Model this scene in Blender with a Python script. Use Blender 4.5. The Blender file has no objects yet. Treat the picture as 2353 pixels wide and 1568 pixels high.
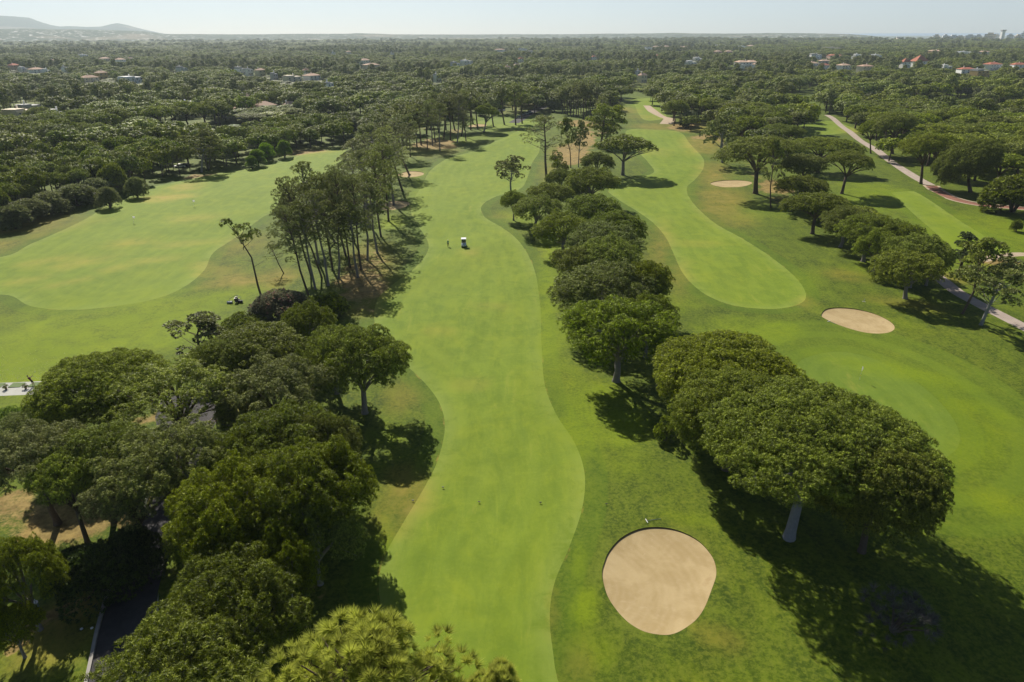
import bpy, math, random, time
import numpy as np
from mathutils import Vector, geometry
T0 = time.time()
random.seed(7)
sc = bpy.context.scene
C = sc.collection
R_ = math.radians

# ------------------------------------------------------------------ camera
F = 1568.7; H = 47.0; PITCH = math.atan((784 - 77.5) / F); ROLL = R_(0.26)
SUN_AZ, SUN_EL = R_(-23), R_(38)
cam_d = bpy.data.cameras.new('camera'); cam = bpy.data.objects.new('camera', cam_d); C.objects.link(cam)
cam.location = (0, 0, H); cam_d.sensor_width = 36; cam_d.lens = 24; cam_d.clip_end = 90000; cam_d.clip_start = 0.5
from mathutils import Matrix
cam.rotation_euler = (Matrix.Rotation(math.pi/2 - PITCH, 3, 'X') @ Matrix.Rotation(-ROLL, 3, 'Z')).to_euler()
sc.camera = cam

def ray(x, y):
    u = x - 1176.5; v = 784 - y
    u, v = u*math.cos(ROLL) + v*math.sin(ROLL), -u*math.sin(ROLL) + v*math.cos(ROLL)
    return (u, F*math.cos(PITCH) + v*math.sin(PITCH), -F*math.sin(PITCH) + v*math.cos(PITCH))
def g(x, y, z=0.0):
    d = ray(x, y); t = (z - H)/d[2]
    return (d[0]*t, d[1]*t)
def depth_at(x, y, z=0.0):
    d = ray(x, y); return (z - H)/d[2]*F
def top_h(b, x, y):
    d = ray(x, y); return H + d[2]*math.hypot(*b)/math.hypot(d[0], d[1])
def project(x, y, z):
    c, s = math.cos(PITCH), math.sin(PITCH)
    dz = z - H; w = y*c - dz*s; v = y*s + dz*c; u = x
    return 1176.5 + u/w*F, 784 - v/w*F, w

# ------------------------------------------------------------------ noise / terrain
def vnoise(x, y, seed=0):
    xi = np.floor(x).astype(np.int64); yi = np.floor(y).astype(np.int64); xf = x - xi; yf = y - yi
    def h(a, b):
        n = (a*374761393 + b*668265263 + seed*974711) & 0xffffffff
        n = ((n ^ (n >> 13))*1274126177) & 0xffffffff
        return ((n ^ (n >> 16)) & 0xffff)/65535.0
    u = xf*xf*(3 - 2*xf); v = yf*yf*(3 - 2*yf)
    return (h(xi, yi)*(1-u) + h(xi+1, yi)*u)*(1-v) + (h(xi, yi+1)*(1-u) + h(xi+1, yi+1)*u)*v
def fbm(x, y, seed=0, o=4):
    s = 0; a = .5; 
    for i in range(o):
        s = s + a*vnoise(x*2**i, y*2**i, seed+i*17); a *= .5
    return s/(1 - .5**o)
def hgt(x, y):
    r = np.hypot(x, y)
    fade = np.clip((900 - r)/500, 0, 1)
    return (0.42*np.sin(x/19 + 1.3)*np.sin(y/27 + .4) + 0.2*np.sin(x/8.3 + y/12.1) + 0.10*np.sin(x/5.1 - y/6.7 + 2))*fade
def hz(x, y): return float(hgt(np.float64(x), np.float64(y)))

# ------------------------------------------------------------------ tags and mesh building
def tag(o, label=None, cat=None, group=None, kind=None):
    if label: o['label'] = label
    if cat: o['category'] = cat
    if group: o['group'] = group
    if kind: o['kind'] = kind
    return o
def empty(name, loc, rz=0, label=None, cat=None, group=None):
    o = bpy.data.objects.new(name, None); C.objects.link(o); o.location = loc; o.rotation_euler = (0, 0, rz)
    o.empty_display_size = .2
    return tag(o, label, cat, group)
def link(name, me, parent=None, loc=None):
    o = bpy.data.objects.new(name, me); C.objects.link(o)
    if parent: o.parent = parent
    if loc is not None: o.location = loc
    return o
def np_mesh(name, V, Fc, mat=None, smooth=False, attrs=None, mats=None, mi=None):
    V = np.asarray(V, np.float32).reshape(-1, 3); Fc = np.asarray(Fc, np.int32)
    n, k = Fc.shape
    me = bpy.data.meshes.new(name)
    me.vertices.add(len(V)); me.vertices.foreach_set('co', V.ravel())
    me.loops.add(n*k); me.loops.foreach_set('vertex_index', Fc.ravel())
    me.polygons.add(n); me.polygons.foreach_set('loop_start', np.arange(0, n*k, k, dtype=np.int32))
    try: me.polygons.foreach_set('loop_total', np.full(n, k, np.int32))
    except Exception: pass
    for m in (mats or ([mat] if mat else [])): me.materials.append(m)
    if mi is not None: me.polygons.foreach_set('material_index', np.asarray(mi, np.int32))
    me.polygons.foreach_set('use_smooth', np.full(n, bool(smooth)))
    for nm, (dom, typ, arr) in (attrs or {}).items():
        a = me.attributes.new(nm, typ, dom); a.data.foreach_set('value', np.asarray(arr, np.float32).ravel())
    me.update(calc_edges=True); me.validate()
    return me
class MB:
    def __init__(s): s.v = []; s.f = []
    def add(s, v, f):
        b = len(s.v); s.v += [tuple(map(float, p)) for p in v]; s.f += [tuple(b+i for i in q) for q in f]; return s
    def box(s, x0, x1, y0, y1, z0, z1, tx=0, ty=0):
        v = [(x0,y0,z0),(x1,y0,z0),(x1,y1,z0),(x0,y1,z0),(x0+tx,y0+ty,z1),(x1-tx,y0+ty,z1),(x1-tx,y1-ty,z1),(x0+tx,y1-ty,z1)]
        return s.add(v, [(0,3,2,1),(4,5,6,7),(0,1,5,4),(1,2,6,5),(2,3,7,6),(3,0,4,7)])
    def tube(s, pts, rad, n=8, cap=True):
        pts = [Vector(p) for p in pts]; b = len(s.v); prev = None
        for i, p in enumerate(pts):
            d = (pts[min(i+1, len(pts)-1)] - pts[max(i-1, 0)]).normalized()
            a = d.orthogonal().normalized() if prev is None else (prev - d*prev.dot(d)).normalized()
            prev = a; c = d.cross(a); r = rad[i] if hasattr(rad, '__len__') else rad
            for j in range(n):
                t = 2*math.pi*j/n; s.v.append(tuple(p + (a*math.cos(t) + c*math.sin(t))*r))
        for i in range(len(pts)-1):
            for j in range(n):
                s.f.append((b+i*n+j, b+i*n+(j+1)%n, b+(i+1)*n+(j+1)%n, b+(i+1)*n+j))
        if cap:
            s.f.append(tuple(b+j for j in range(n))[::-1]); e = b+(len(pts)-1)*n; s.f.append(tuple(e+j for j in range(n)))
        return s
    def mesh(s, name, mat, smooth=False):
        me = bpy.data.meshes.new(name); me.from_pydata(s.v, [], s.f); me.materials.append(mat)
        if smooth: me.polygons.foreach_set('use_smooth', [True]*len(me.polygons))
        me.update(); return me
    def build(s, name, mat, parent=None, smooth=False): return link(name, s.mesh(name, mat, smooth), parent)

# ------------------------------------------------------------------ materials
def mat(name):
    m = bpy.data.materials.new(name); m.use_nodes = True; nt = m.node_tree; nt.nodes.clear()
    return m, nt
class NB:
    def __init__(s, nt): s.nt = nt
    def n(s, t, **k):
        o = s.nt.nodes.new(t)
        for a, b in k.items():
            if a.startswith('i_'): o.inputs[a[2:]].default_value = b
            else: setattr(o, a, b)
        return o
    def l(s, a, b): s.nt.links.new(a, b)
    def val(s, x, y=None): pass
    def math(s, op, a, b=None, clamp=False):
        o = s.nt.nodes.new('ShaderNodeMath'); o.operation = op; o.use_clamp = clamp
        for i, q in enumerate((a, b)):
            if q is None: continue
            if isinstance(q, (int, float)): o.inputs[i].default_value = q
            else: s.l(q, o.inputs[i])
        return o.outputs[0]
    def mix(s, fac, a, b, mode='MIX'):
        o = s.nt.nodes.new('ShaderNodeMix'); o.data_type = 'RGBA'; o.blend_type = mode; o.clamp_factor = True
        for i, q in ((0, fac), (6, a), (7, b)):
            if isinstance(q, (int, float)): o.inputs[i].default_value = q
            elif isinstance(q, (tuple, list)): o.inputs[i].default_value = tuple(q)[:3] + (1,)
            else: s.l(q, o.inputs[i])
        return o.outputs[2]
    def noise(s, scale, detail=4, rough=.6, vec=None, dist=0):
        o = s.nt.nodes.new('ShaderNodeTexNoise'); o.inputs['Scale'].default_value = scale; o.inputs['Detail'].default_value = detail
        o.inputs['Roughness'].default_value = rough; o.inputs['Distortion'].default_value = dist
        if vec is not None: s.l(vec, o.inputs['Vector'])
        return o.outputs['Fac']
    def ramp(s, fac, lo, hi):
        o = s.nt.nodes.new('ShaderNodeMapRange'); o.interpolation_type = 'SMOOTHSTEP'
        s.l(fac, o.inputs[0]); o.inputs[1].default_value = lo; o.inputs[2].default_value = hi
        return o.outputs[0]
    def attr(s, name):
        o = s.nt.nodes.new('ShaderNodeAttribute'); o.attribute_name = name; return o.outputs['Fac']
    def geo(s): return s.nt.nodes.new('ShaderNodeNewGeometry').outputs['Position']
    def objc(s): return s.nt.nodes.new('ShaderNodeTexCoord').outputs['Object']
    def out(s, col, rough=.9, bump=None, bs=.3, bd=.05, spec=.2, metal=0, extra=None):
        b = s.nt.nodes.new('ShaderNodeBsdfPrincipled'); b.inputs['Roughness'].default_value = rough; b.inputs['Metallic'].default_value = metal
        b.inputs['Specular IOR Level'].default_value = spec
        if isinstance(col, (tuple, list)): b.inputs['Base Color'].default_value = tuple(col)[:3] + (1,)
        else: s.l(col, b.inputs['Base Color'])
        if bump is not None:
            k = s.nt.nodes.new('ShaderNodeBump'); k.inputs['Strength'].default_value = bs; k.inputs['Distance'].default_value = bd
            s.l(bump, k.inputs['Height']); s.l(k.outputs[0], b.inputs['Normal'])
        o = s.nt.nodes.new('ShaderNodeOutputMaterial'); s.l(b.outputs[0], o.inputs[0])
        return b, o

M = {}
def simple(name, col, rough=.7, var=.12, scale=3., spec=.3, metal=0, bump=0):
    m, nt = mat(name); b = NB(nt); n = b.noise(scale, 4, .6, b.objc())
    lo = tuple(c*(1-var) for c in col); hi = tuple(min(1, c*(1+var)) for c in col)
    b.out(b.mix(n, lo, hi), rough, n if bump else None, bump, .02, spec, metal); M[name] = m; return m

def foliage(name, dark, light, trans=.22, tip=None, flower=None):
    m, nt = mat(name); b = NB(nt)
    t = b.attr('tint'); oi = nt.nodes.new('ShaderNodeObjectInfo')
    col = b.mix(t, dark, light)
    hs = nt.nodes.new('ShaderNodeHueSaturation'); b.l(col, hs.inputs['Color'])
    b.l(b.math('ADD', b.math('MULTIPLY', oi.outputs['Random'], .022), .488), hs.inputs['Hue'])
    stand = b.ramp(b.noise(.0085, 3, .6, oi.outputs['Location']), .38, .62)
    b.l(b.math('MULTIPLY', b.math('ADD', b.math('MULTIPLY', b.math('FRACT', b.math('MULTIPLY', oi.outputs['Random'], 7.31)), .45), .72), b.math('ADD', b.math('MULTIPLY', stand, .35), .8)), hs.inputs['Value'])
    b.l(b.math('ADD', b.math('MULTIPLY', b.math('FRACT', b.math('MULTIPLY', oi.outputs['Random'], 13.7)), .25), .85), hs.inputs['Saturation'])
    c = hs.outputs[0]
    if flower: c = b.mix(b.ramp(b.attr('flower'), .4, .6), c, flower)
    p = nt.nodes.new('ShaderNodeBsdfPrincipled'); p.inputs['Roughness'].default_value = .6; p.inputs['Specular IOR Level'].default_value = .25
    b.l(c, p.inputs['Base Color'])
    tr = nt.nodes.new('ShaderNodeBsdfTranslucent'); b.l(b.mix(.5, c, tip or light), tr.inputs['Color'])
    mx = nt.nodes.new('ShaderNodeMixShader'); mx.inputs[0].default_value = trans
    b.l(p.outputs[0], mx.inputs[1]); b.l(tr.outputs[0], mx.inputs[2])
    o = nt.nodes.new('ShaderNodeOutputMaterial'); b.l(mx.outputs[0], o.inputs[0]); M[name] = m; return m

foliage('pine_needles', (.020, .036, .003), (.41, .49, .022), .18)
foliage('row_needles', (.018, .034, .003), (.37, .45, .020), .18)
foliage('grey_needles', (.030, .045, .008), (.39, .44, .085), .18)
foliage('yellow_needles', (.13, .155, .025), (.68, .71, .14), .4)
foliage('bright_leaves', (.08, .15, .008), (.28, .42, .020), .35)
foliage('dark_leaves', (.015, .030, .008), (.11, .17, .03), .25)
foliage('olive_leaves', (.07, .085, .028), (.32, .36, .12), .3)
foliage('oleander_leaves', (.05, .060, .026), (.30, .31, .16), .3, flower=(.42, .20, .18))
foliage('dead_twigs', (.09, .085, .08), (.2, .19, .18), .1)
simple('bark', (.115, .088, .068), .95, .4, 6, .1, 0, .6)
simple('grey_bark', (.22, .20, .18), .95, .3, 5, .1, 0, .6)
simple('pale_bark', (.27, .27, .265), .9, .28, 4, .1, 0, .5)
simple('white_wall', (.88, .87, .84), .8, .06, .6)
simple('cream_wall', (.74, .64, .48), .8, .08, .6)
simple('ochre_wall', (.58, .40, .15), .8, .1, .6)
simple('pink_wall', (.60, .40, .31), .8, .1, .6)
simple('grey_wall', (.42, .42, .41), .8, .1, .6)
simple('window_glass', (.05, .07, .09), .15, .2, 2, .5)
simple('white_paint', (.8, .8, .79), .35, .04, 4, .5)
simple('black_plastic', (.02, .02, .022), .5, .2, 6)
simple('grey_metal', (.33, .35, .35), .45, .15, 6, .5, .4)
simple('blue_grey', (.24, .34, .42), .3, .1, 5, .5)
simple('blue_paint', (.05, .10, .28), .4, .1, 4, .5)
simple('silver_paint', (.45, .46, .47), .3, .05, 4, .5, .5)
simple('skin', (.48, .30, .21), .6, .08, 9)
simple('teal_cloth', (.02, .22, .20), .85, .15, 9)
simple('black_cloth', (.016, .016, .02), .9, .2, 9)
simple('maroon_cloth', (.11, .02, .05), .9, .2, 9)
simple('white_cloth', (.78, .78, .76), .8, .05, 9)
simple('wood', (.30, .22, .14), .85, .3, 3)
simple('yellow_paint', (.72, .55, .10), .6, .05, 5)
simple('swimming_water', (.05, .36, .44), .08, .1, 2, .5)
simple('pond_water', (.14, .17, .19), .06, .1, 1, .5)
simple('kerb_stone', (.33, .31, .28), .9, .2, 1.5)
simple('rubber', (.02, .02, .02), .8, .1, 5)
simple('mat_green', (.13, .18, .07), .95, .2, 8)
simple('soil', (.07, .045, .028), 1, .4, 6, .1)
simple('soil_red', (.20, .085, .055), 1, .3, 2, .1)

m, nt = mat('roof_tiles'); b = NB(nt); oc = b.objc()
w = nt.nodes.new('ShaderNodeTexWave'); w.inputs['Scale'].default_value = 3; w.inputs['Distortion'].default_value = .5; b.l(oc, w.inputs['Vector'])
oi = nt.nodes.new('ShaderNodeObjectInfo')
col = b.mix(b.noise(1.5, 5, .7, oc), (.40, .24, .16), (.58, .42, .31)); col = b.mix(b.math('MULTIPLY', w.outputs['Fac'], .35), col, (.22, .11, .07))
b.out(b.mix(b.math('MULTIPLY', oi.outputs['Random'], .5), col, (.58, .44, .33)), .9); M['roof_tiles'] = m
m, nt = mat('roof_red'); b = NB(nt); oc = b.objc()
b.out(b.mix(b.noise(2, 5, .7, oc), (.32, .10, .06), (.48, .19, .12)), .9); M['roof_red'] = m

m, nt = mat('flag_cloth'); b = NB(nt); dfn = nt.nodes.new('ShaderNodeBsdfDiffuse'); dfn.inputs[0].default_value = (.85,.85,.83,1); trn = nt.nodes.new('ShaderNodeBsdfTranslucent'); trn.inputs[0].default_value = (.85,.85,.83,1); mx_ = nt.nodes.new('ShaderNodeMixShader'); mx_.inputs[0].default_value = .5
b.l(dfn.outputs[0], mx_.inputs[1]); b.l(trn.outputs[0], mx_.inputs[2]); b.l(mx_.outputs[0], nt.nodes.new('ShaderNodeOutputMaterial').inputs[0]); M['flag_cloth'] = m
simple('cart_body', (.50, .60, .68), .25, .06, 4, .5)
# grass
def grass(name, kind):
    m, nt = mat(name); b = NB(nt); pos = b.geo()
    big = b.noise(.035, 5, .62, pos, .4); mid = b.noise(.28, 5, .68, pos, .6); fine = b.noise(2.4, 6, .75, pos, .3); vf = b.noise(11, 4, .8, pos)
    mp = nt.nodes.new('ShaderNodeMapping'); b.l(pos, mp.inputs[0]); mp.inputs['Rotation'].default_value = (0, 0, .12); mp.inputs['Scale'].default_value = (1, .22, 1)
    streak = b.noise(.5, 5, .7, mp.outputs[0], .5)
    dF = b.attr('dF'); dG = b.attr('dG'); dry = b.attr('dry'); lush = b.attr('lush'); dirt = b.attr('dirt')
    if kind == 'rough': A, B, D = (.030, .056, .006), (.108, .148, .011), (.225, .180, .050)
    elif kind == 'fairway': A, B, D = (.122, .176, .019), (.190, .245, .026), (.34, .275, .070)
    else: A, B, D = (.112, .165, .026), (.150, .205, .032), (.22, .23, .05)
    col = b.mix(b.ramp(b.math('ADD', b.math('MULTIPLY', mid, .5), b.math('MULTIPLY', streak, .5)), .32, .68), A, B)
    if kind == 'rough':
        col = b.mix(b.math('MULTIPLY', b.ramp(fine, .40, .70), .70), col, (.165, .185, .035))
        col = b.mix(b.math('MULTIPLY', b.ramp(fine, .52, .28), .65), col, (.020, .040, .006))
        # mown semi-rough collar along the fairways
        edge = b.math('ADD', dF, b.math('MULTIPLY', b.math('SUBTRACT', mid, .5), 1.6))
        band = b.math('MULTIPLY', b.ramp(edge, 2.8, 2.4), b.ramp(dF, -.2, .1))
        col = b.mix(b.math('MULTIPLY', band, .45), col, (.085, .140, .010))
        line = b.math('MULTIPLY', b.ramp(dF, .28, .10), b.ramp(b.noise(.22, 4, .7, pos), .5, .66))
        col = b.mix(b.math('MULTIPLY', line, .65), col, (.28, .20, .07))
        # collar rings round the green
        ring = b.math('SINE', b.math('MULTIPLY', dG, 1.15))
        gz = b.math('MULTIPLY', b.ramp(dG, 12.5, 10.5), .5)
        col = b.mix(b.math('MULTIPLY', gz, b.ramp(ring, -.3, .5)), col, (.135, .185, .020))
        col = b.mix(b.math('MULTIPLY', b.ramp(dG, 13.2, 12.6), .35), col, (.13, .19, .02))
        dB = b.attr('dB')
        col = b.mix(b.math('MULTIPLY', b.math('MULTIPLY', b.ramp(dB, 1.8, .2), b.ramp(mid, .4, .62)), .35), col, (.18, .20, .05))
    else:
        wv = b.math('SINE', b.math('MULTIPLY', dF if kind == 'fairway' else dG, 1.9 if kind == 'fairway' else 2.2))
        col = b.mix(b.math('MULTIPLY', b.ramp(wv, -.2, .4), .10), col, (.23, .30, .06))
        col = b.mix(b.math('MULTIPLY', b.ramp(fine, .45, .8), .30), col, (.24, .29, .07))
        col = b.mix(b.math('MULTIPLY', b.ramp(vf, .55, .3), .28), col, A)
        edge = b.math('MULTIPLY', b.ramp(b.math('ADD', b.math('MULTIPLY', dF, -1), b.math('MULTIPLY', mid, 1.5)), 3.6, .8), b.ramp(mid, .25, .6))
        col = b.mix(b.math('MULTIPLY', edge, .42 if kind == 'fairway' else .0), col, (.235, .285, .10))
        col = b.mix(b.math('MULTIPLY', b.math('MULTIPLY', b.ramp(streak, .55, .75), b.ramp(big, .45, .62)), .55), col, (.29, .27, .075))
    col = b.mix(b.math('MULTIPLY', b.math('MULTIPLY', lush, b.math('ADD', b.math('MULTIPLY', b.ramp(b.math('ADD', b.math('MULTIPLY', mid, .5), b.math('MULTIPLY', fine, .5)), .3, .6), .65), .35)), .9), col, (.178, .232, .008))
    dr = b.math('MULTIPLY', dry, b.ramp(b.math('ADD', b.math('MULTIPLY', fine, .45), b.math('MULTIPLY', mid, .55)), .28, .54))
    col = b.mix(b.math('MULTIPLY', dr, .85), col, D)
    br = b.math('MULTIPLY', b.math('SUBTRACT', dry, .45), 1.6, True)
    col = b.mix(b.math('MULTIPLY', b.math('MULTIPLY', br, b.ramp(mid, .45, .7)), .6), col, (.32, .225, .11))
    if kind == 'rough':
        d2 = b.math('ADD', dirt, b.math('MULTIPLY', b.math('SUBTRACT', b.math('ADD', b.math('MULTIPLY', mid, .6), b.math('MULTIPLY', fine, .4)), .5), 1.1))
        dc = b.mix(b.ramp(b.noise(.6, 6, .75, pos), .3, .7), (.15, .10, .055), (.34, .24, .15))
        col = b.mix(b.ramp(d2, .42, .62), col, dc)
    col = b.mix(b.math('MULTIPLY', b.ramp(big, .35, .62), .55), col, b.mix(1.0, col, (.80, .88, .75), 'MULTIPLY'))
    col = b.mix(b.math('MULTIPLY', b.ramp(b.noise(.09, 5, .7, pos, .8), .48, .66), .40), col, b.mix(1.0, col, (1.28, 1.14, .9), 'MULTIPLY'))
    col = b.mix(1.0, col, (1.02, 1.05, .60) if kind == 'rough' else (.97, 1.0, .66), 'MULTIPLY')
    bm = b.math('ADD', b.math('MULTIPLY', fine, .6), b.math('MULTIPLY', vf, .5))
    b.out(col, .85, bm, .55 if kind == 'rough' else .22, .12, .12)
    M[name] = m
for k in ('rough', 'fairway', 'green'): grass(k + '_grass', k)

m, nt = mat('bunker_sand'); b = NB(nt); pos = b.objc()
mp = nt.nodes.new('ShaderNodeMapping'); mp.inputs['Location'].default_value = (7.5, 1.0, 0); b.l(pos, mp.inputs[0])
wv = nt.nodes.new('ShaderNodeTexWave'); wv.wave_type = 'RINGS'; wv.rings_direction = 'Z'; wv.inputs['Scale'].default_value = .42; wv.inputs['Distortion'].default_value = 5
wv.inputs['Detail'].default_value = 4; wv.inputs['Detail Scale'].default_value = .8; b.l(mp.outputs[0], wv.inputs['Vector'])
n1 = b.noise(.35, 4, .6, pos, .6); n2 = b.noise(9, 5, .8, pos); n3 = b.noise(.9, 5, .7, pos, 1.5)
col = b.mix(b.ramp(n1, .35, .65), (.35, .265, .130), (.425, .33, .175)); col = b.mix(b.math('MULTIPLY', b.math('MULTIPLY', wv.outputs['Fac'], b.ramp(n3, .35, .6)), .28), col, (.46, .36, .21))
col = b.mix(b.math('MULTIPLY', b.ramp(n3, .60, .72), .45), col, (.48, .385, .235)); col = b.mix(b.math('MULTIPLY', b.ramp(n1, .62, .75), .35), col, (.28, .19, .09))
col = b.mix(b.math('MULTIPLY', b.ramp(n2, .5, .75), .3), col, (.33, .225, .12))
b.out(col, .95, b.math('ADD', b.math('MULTIPLY', n3, .5), b.math('MULTIPLY', n2, .8)), .5, .04, .1); M['bunker_sand'] = m
def road(name, a, c, cell=0, bump=.3):
    m, nt = mat(name); b = NB(nt); pos = b.geo(); n = b.noise(.5, 6, .7, pos); n2 = b.noise(8, 4, .8, pos)
    col = b.mix(b.ramp(n, .3, .7), a, c); col = b.mix(b.math('MULTIPLY', b.ramp(n2, .55, .8), .3), col, tuple(x*.5 for x in a))
    if cell:
        br = nt.nodes.new('ShaderNodeTexBrick'); b.l(pos, br.inputs['Vector']); br.inputs['Scale'].default_value = cell; br.inputs['Mortar Size'].default_value = .03
        col = b.mix(b.math('MULTIPLY', br.outputs['Fac'], .35), col, tuple(x*.55 for x in a))
    b.out(col, .9, n2, bump, .02, .2); M[name] = m
road('paver_path', (.33, .27, .225), (.43, .36, .30), 1.2)
road('sandy_path', (.36, .28, .19), (.44, .35, .25))
road('asphalt', (.045, .043, .044), (.075, .07, .07))
road('concrete', (.38, .38, .34), (.44, .44, .40))
road('red_gravel', (.20, .085, .055), (.27, .13, .09))

# ------------------------------------------------------------------ outlines on the ground
def smooth(pts, closed=True, sub=6):
    P = [np.array(p, float) for p in pts]; n = len(P); out = []
    for i in range(n if closed else n-1):
        p0, p1, p2, p3 = (P[(i-1) % n], P[i], P[(i+1) % n], P[(i+2) % n]) if closed else (P[max(i-1, 0)], P[i], P[i+1], P[min(i+2, n-1)])
        for k in range(sub):
            t = k/sub
            out.append(.5*((2*p1) + (p2-p0)*t + (2*p0-5*p1+4*p2-p3)*t*t + (3*p1-p0-3*p2+p3)*t**3))
    if not closed: out.append(P[-1])
    return np.array(out)
def gp(px, closed=True, sub=6): return smooth([g(*p) for p in px], closed, sub)
def strip(px, w, sub=6):
    c = gp(px, False, sub); d = np.gradient(c, axis=0); d /= np.linalg.norm(d, axis=1)[:, None] + 1e-9
    nrm = np.stack([-d[:, 1], d[:, 0]], 1); ww = (np.interp(np.linspace(0, 1, len(c)), np.linspace(0, 1, len(w)), w) if hasattr(w, '__len__') else np.full(len(c), w))[:, None]
    return np.concatenate([c + nrm*ww/2, (c - nrm*ww/2)[::-1]])
FAIRWAYS = [
    [(1010,1700),(905,1500),(872,1370),(882,1288),(925,1205),(975,1120),(1008,1050),(1022,975),(1005,915),(962,862),(905,812),(862,745),(868,690),(905,655),(960,610),(985,560),(955,510),(945,475),(968,430),(990,392),(1030,365),(1090,345),(1150,322),(1195,302),(1235,318),(1240,345),(1222,372),(1214,402),(1196,436),(1140,453),(1108,475),(1112,500),(1150,525),(1195,560),(1226,612),(1241,690),(1244,780),(1251,880),(1277,950),(1320,1018),(1343,1090),(1338,1170),(1308,1262),(1274,1345),(1263,1430),(1275,1540),(1290,1700)],
    [(1440,300),(1500,297),(1560,303),(1585,330),(1612,362),(1617,385),(1598,412),(1578,432),(1592,462),(1640,508),(1705,550),(1770,592),(1820,632),(1848,668),(1846,696),(1800,712),(1735,712),(1670,700),(1610,672),(1570,630),(1548,580),(1530,545),(1502,515),(1462,485),(1420,460),(1398,437),(1430,415),(1500,400),(1490,375),(1452,335)],
    [(-450,640),(-200,600),(0,588),(70,560),(150,530),(205,505),(245,478),(300,455),(350,430),(420,415),(520,395),(640,372),(700,355),(790,345),(830,360),(760,400),(690,440),(640,480),(600,500),(540,545),(490,580),(470,620),(430,660),(370,690),(290,706),(180,712),(70,700),(0,672),(-200,690),(-450,760)],
    [(1848,285),(1885,278),(1930,282),(1975,300),(1940,305),(1880,310),(1850,318),(1826,300)],
    [(2050,446),(2096,444),(2101,446),(2108,449),(2180,492),(2240,530),(2306,576),(2308,579),(2300,581),(2212,585),(2205,584),(2198,579),(2150,538),(2095,490),(2052,450)],
    [(1460,232),(1500,228),(1530,262),(1520,275),(1478,275),(1462,250)],
    [(1085,285),(1150,272),(1230,280),(1260,290),(1180,300),(1110,300)],
]
GREENS = [[(1832,842),(1868,822),(1925,814),(1990,824),(2065,858),(2130,905),(2180,955),(2205,1005),(2190,1040),(2140,1060),(2060,1062),(1960,1030),(1890,960),(1848,890)],
          [(1120,277),(1160,268),(1195,271),(1180,282),(1140,286)]]
BUNKERS = [
    [(1383,1326),(1394,1371),(1414,1404),(1439,1431),(1464,1448),(1489,1458),(1526,1463),(1551,1459),(1576,1446),(1601,1426),(1619,1399),(1634,1361),(1645,1326),(1641,1296),(1626,1271),(1601,1247),(1566,1229),(1530,1220),(1490,1219),(1456,1227),(1424,1245),(1400,1272),(1389,1296)],
    [(1886,730),(1902,714),(1950,712),(2005,723),(2045,742),(2055,758),(2035,769),(1990,769),(1940,757),(1902,742)],
    [(1632,422),(1655,415),(1695,414),(1728,419),(1715,427),(1690,431),(1655,430)],
    [(866,472),(895,463),(930,464),(941,470),(920,479),(885,481)],
    [(915,402),(940,394),(968,396),(973,402),(950,408),(925,408)],
    [(1075,290),(1095,286),(1118,288),(1112,292),(1088,293)],
]
PATHS = [('paver_path', 'cart_path', strip([(1900,265),(1930,285),(1962,310),(1990,332),(2020,350),(2060,380),(2105,408),(2138,426)], 3.4)),
         ('red_gravel', 'gravel_path', strip([(2139,427),(2160,446),(2195,462),(2250,474),(2310,480),(2380,484)], 3.4)),
         ('paver_path', 'cart_path', strip([(2130,615),(2165,645),(2200,676),(2250,705),(2300,730),(2380,768)], 3.0)),
         ('sandy_path', 'sandy_path', strip([(2255,598),(2300,590),(2350,586),(2420,590)], 2.6)),
         ('sandy_path', 'sandy_path', strip([(1486,243),(1500,256),(1522,268),(1538,274),(1530,285)], [5,6,5,7,7])),
         ('asphalt', 'asphalt_path', strip([(215,1900),(240,1740),(262,1600),(280,1500),(293,1420),(312,1345),(342,1270),(372,1195),(398,1110),(420,1030),(440,950),(452,905)], [4.6,4.6,4.6,4.6,4.4,4.2,4,4,4,5,9,9])),
         ('asphalt', 'access_road', strip([(1180,283),(1202,268),(1222,256),(1250,247),(1290,243)], [6,7,7,8,8])),
         ('concrete', 'range_terrace', np.array([g(-420,884),g(215,874),g(212,905),g(-420,915)]))]
FW = [gp(p) for p in FAIRWAYS]; GR = [gp(p) for p in GREENS]; BK = [gp(p) for p in BUNKERS]
COURSE = [  # everything that is grass rather than woodland floor
    [(-900,520),(-100,505),(0,498),(200,480),(300,430),(400,398),(520,380),(620,355),(700,345),(790,335),(900,330),(960,310),(1060,275),(1180,262),(1290,262),(1400,262),(1425,212),(1470,210),(1500,225),(1490,240),(1540,280),(1600,310),(1640,350),(1700,400),(1760,450),(1800,400),(1820,330),(1790,270),(1840,250),(1930,280),(2000,345),(2130,432),(2240,480),(2400,500),(2700,620),(2900,1100),(3000,1800),(700,1800),(860,1400),(800,1250),(860,1100),(780,1000),(640,900),(480,870),(200,905),(-900,900)],
    [(-200,1800),(-100,1480),(60,1400),(230,1390),(262,1460),(262,1800)], [(2150,250),(2200,228),(2262,232),(2240,262),(2180,262)],
    [(-50,905),(95,905),(60,960),(-50,990)], [(1790,250),(1830,215),(1880,205),(1880,240),(1840,262)]]
CO = [gp(p, True, 3) for p in COURSE]
def inpoly(P, x, y):
    c = np.zeros(x.shape, bool); n = len(P)
    if len(x) == 0: return c
    bb = (x >= P[:, 0].min()) & (x <= P[:, 0].max()) & (y >= P[:, 1].min()) & (y <= P[:, 1].max())
    xs, ys = x[bb], y[bb]; cc = np.zeros(xs.shape, bool)
    for i in range(n):
        x1, y1 = P[i]; x2, y2 = P[(i+1) % n]
        if y1 == y2: continue
        k = (y1 > ys) != (y2 > ys)
        cc ^= k & (xs < (x2-x1)*(ys-y1)/(y2-y1) + x1)
    c[bb] = cc; return c
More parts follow.
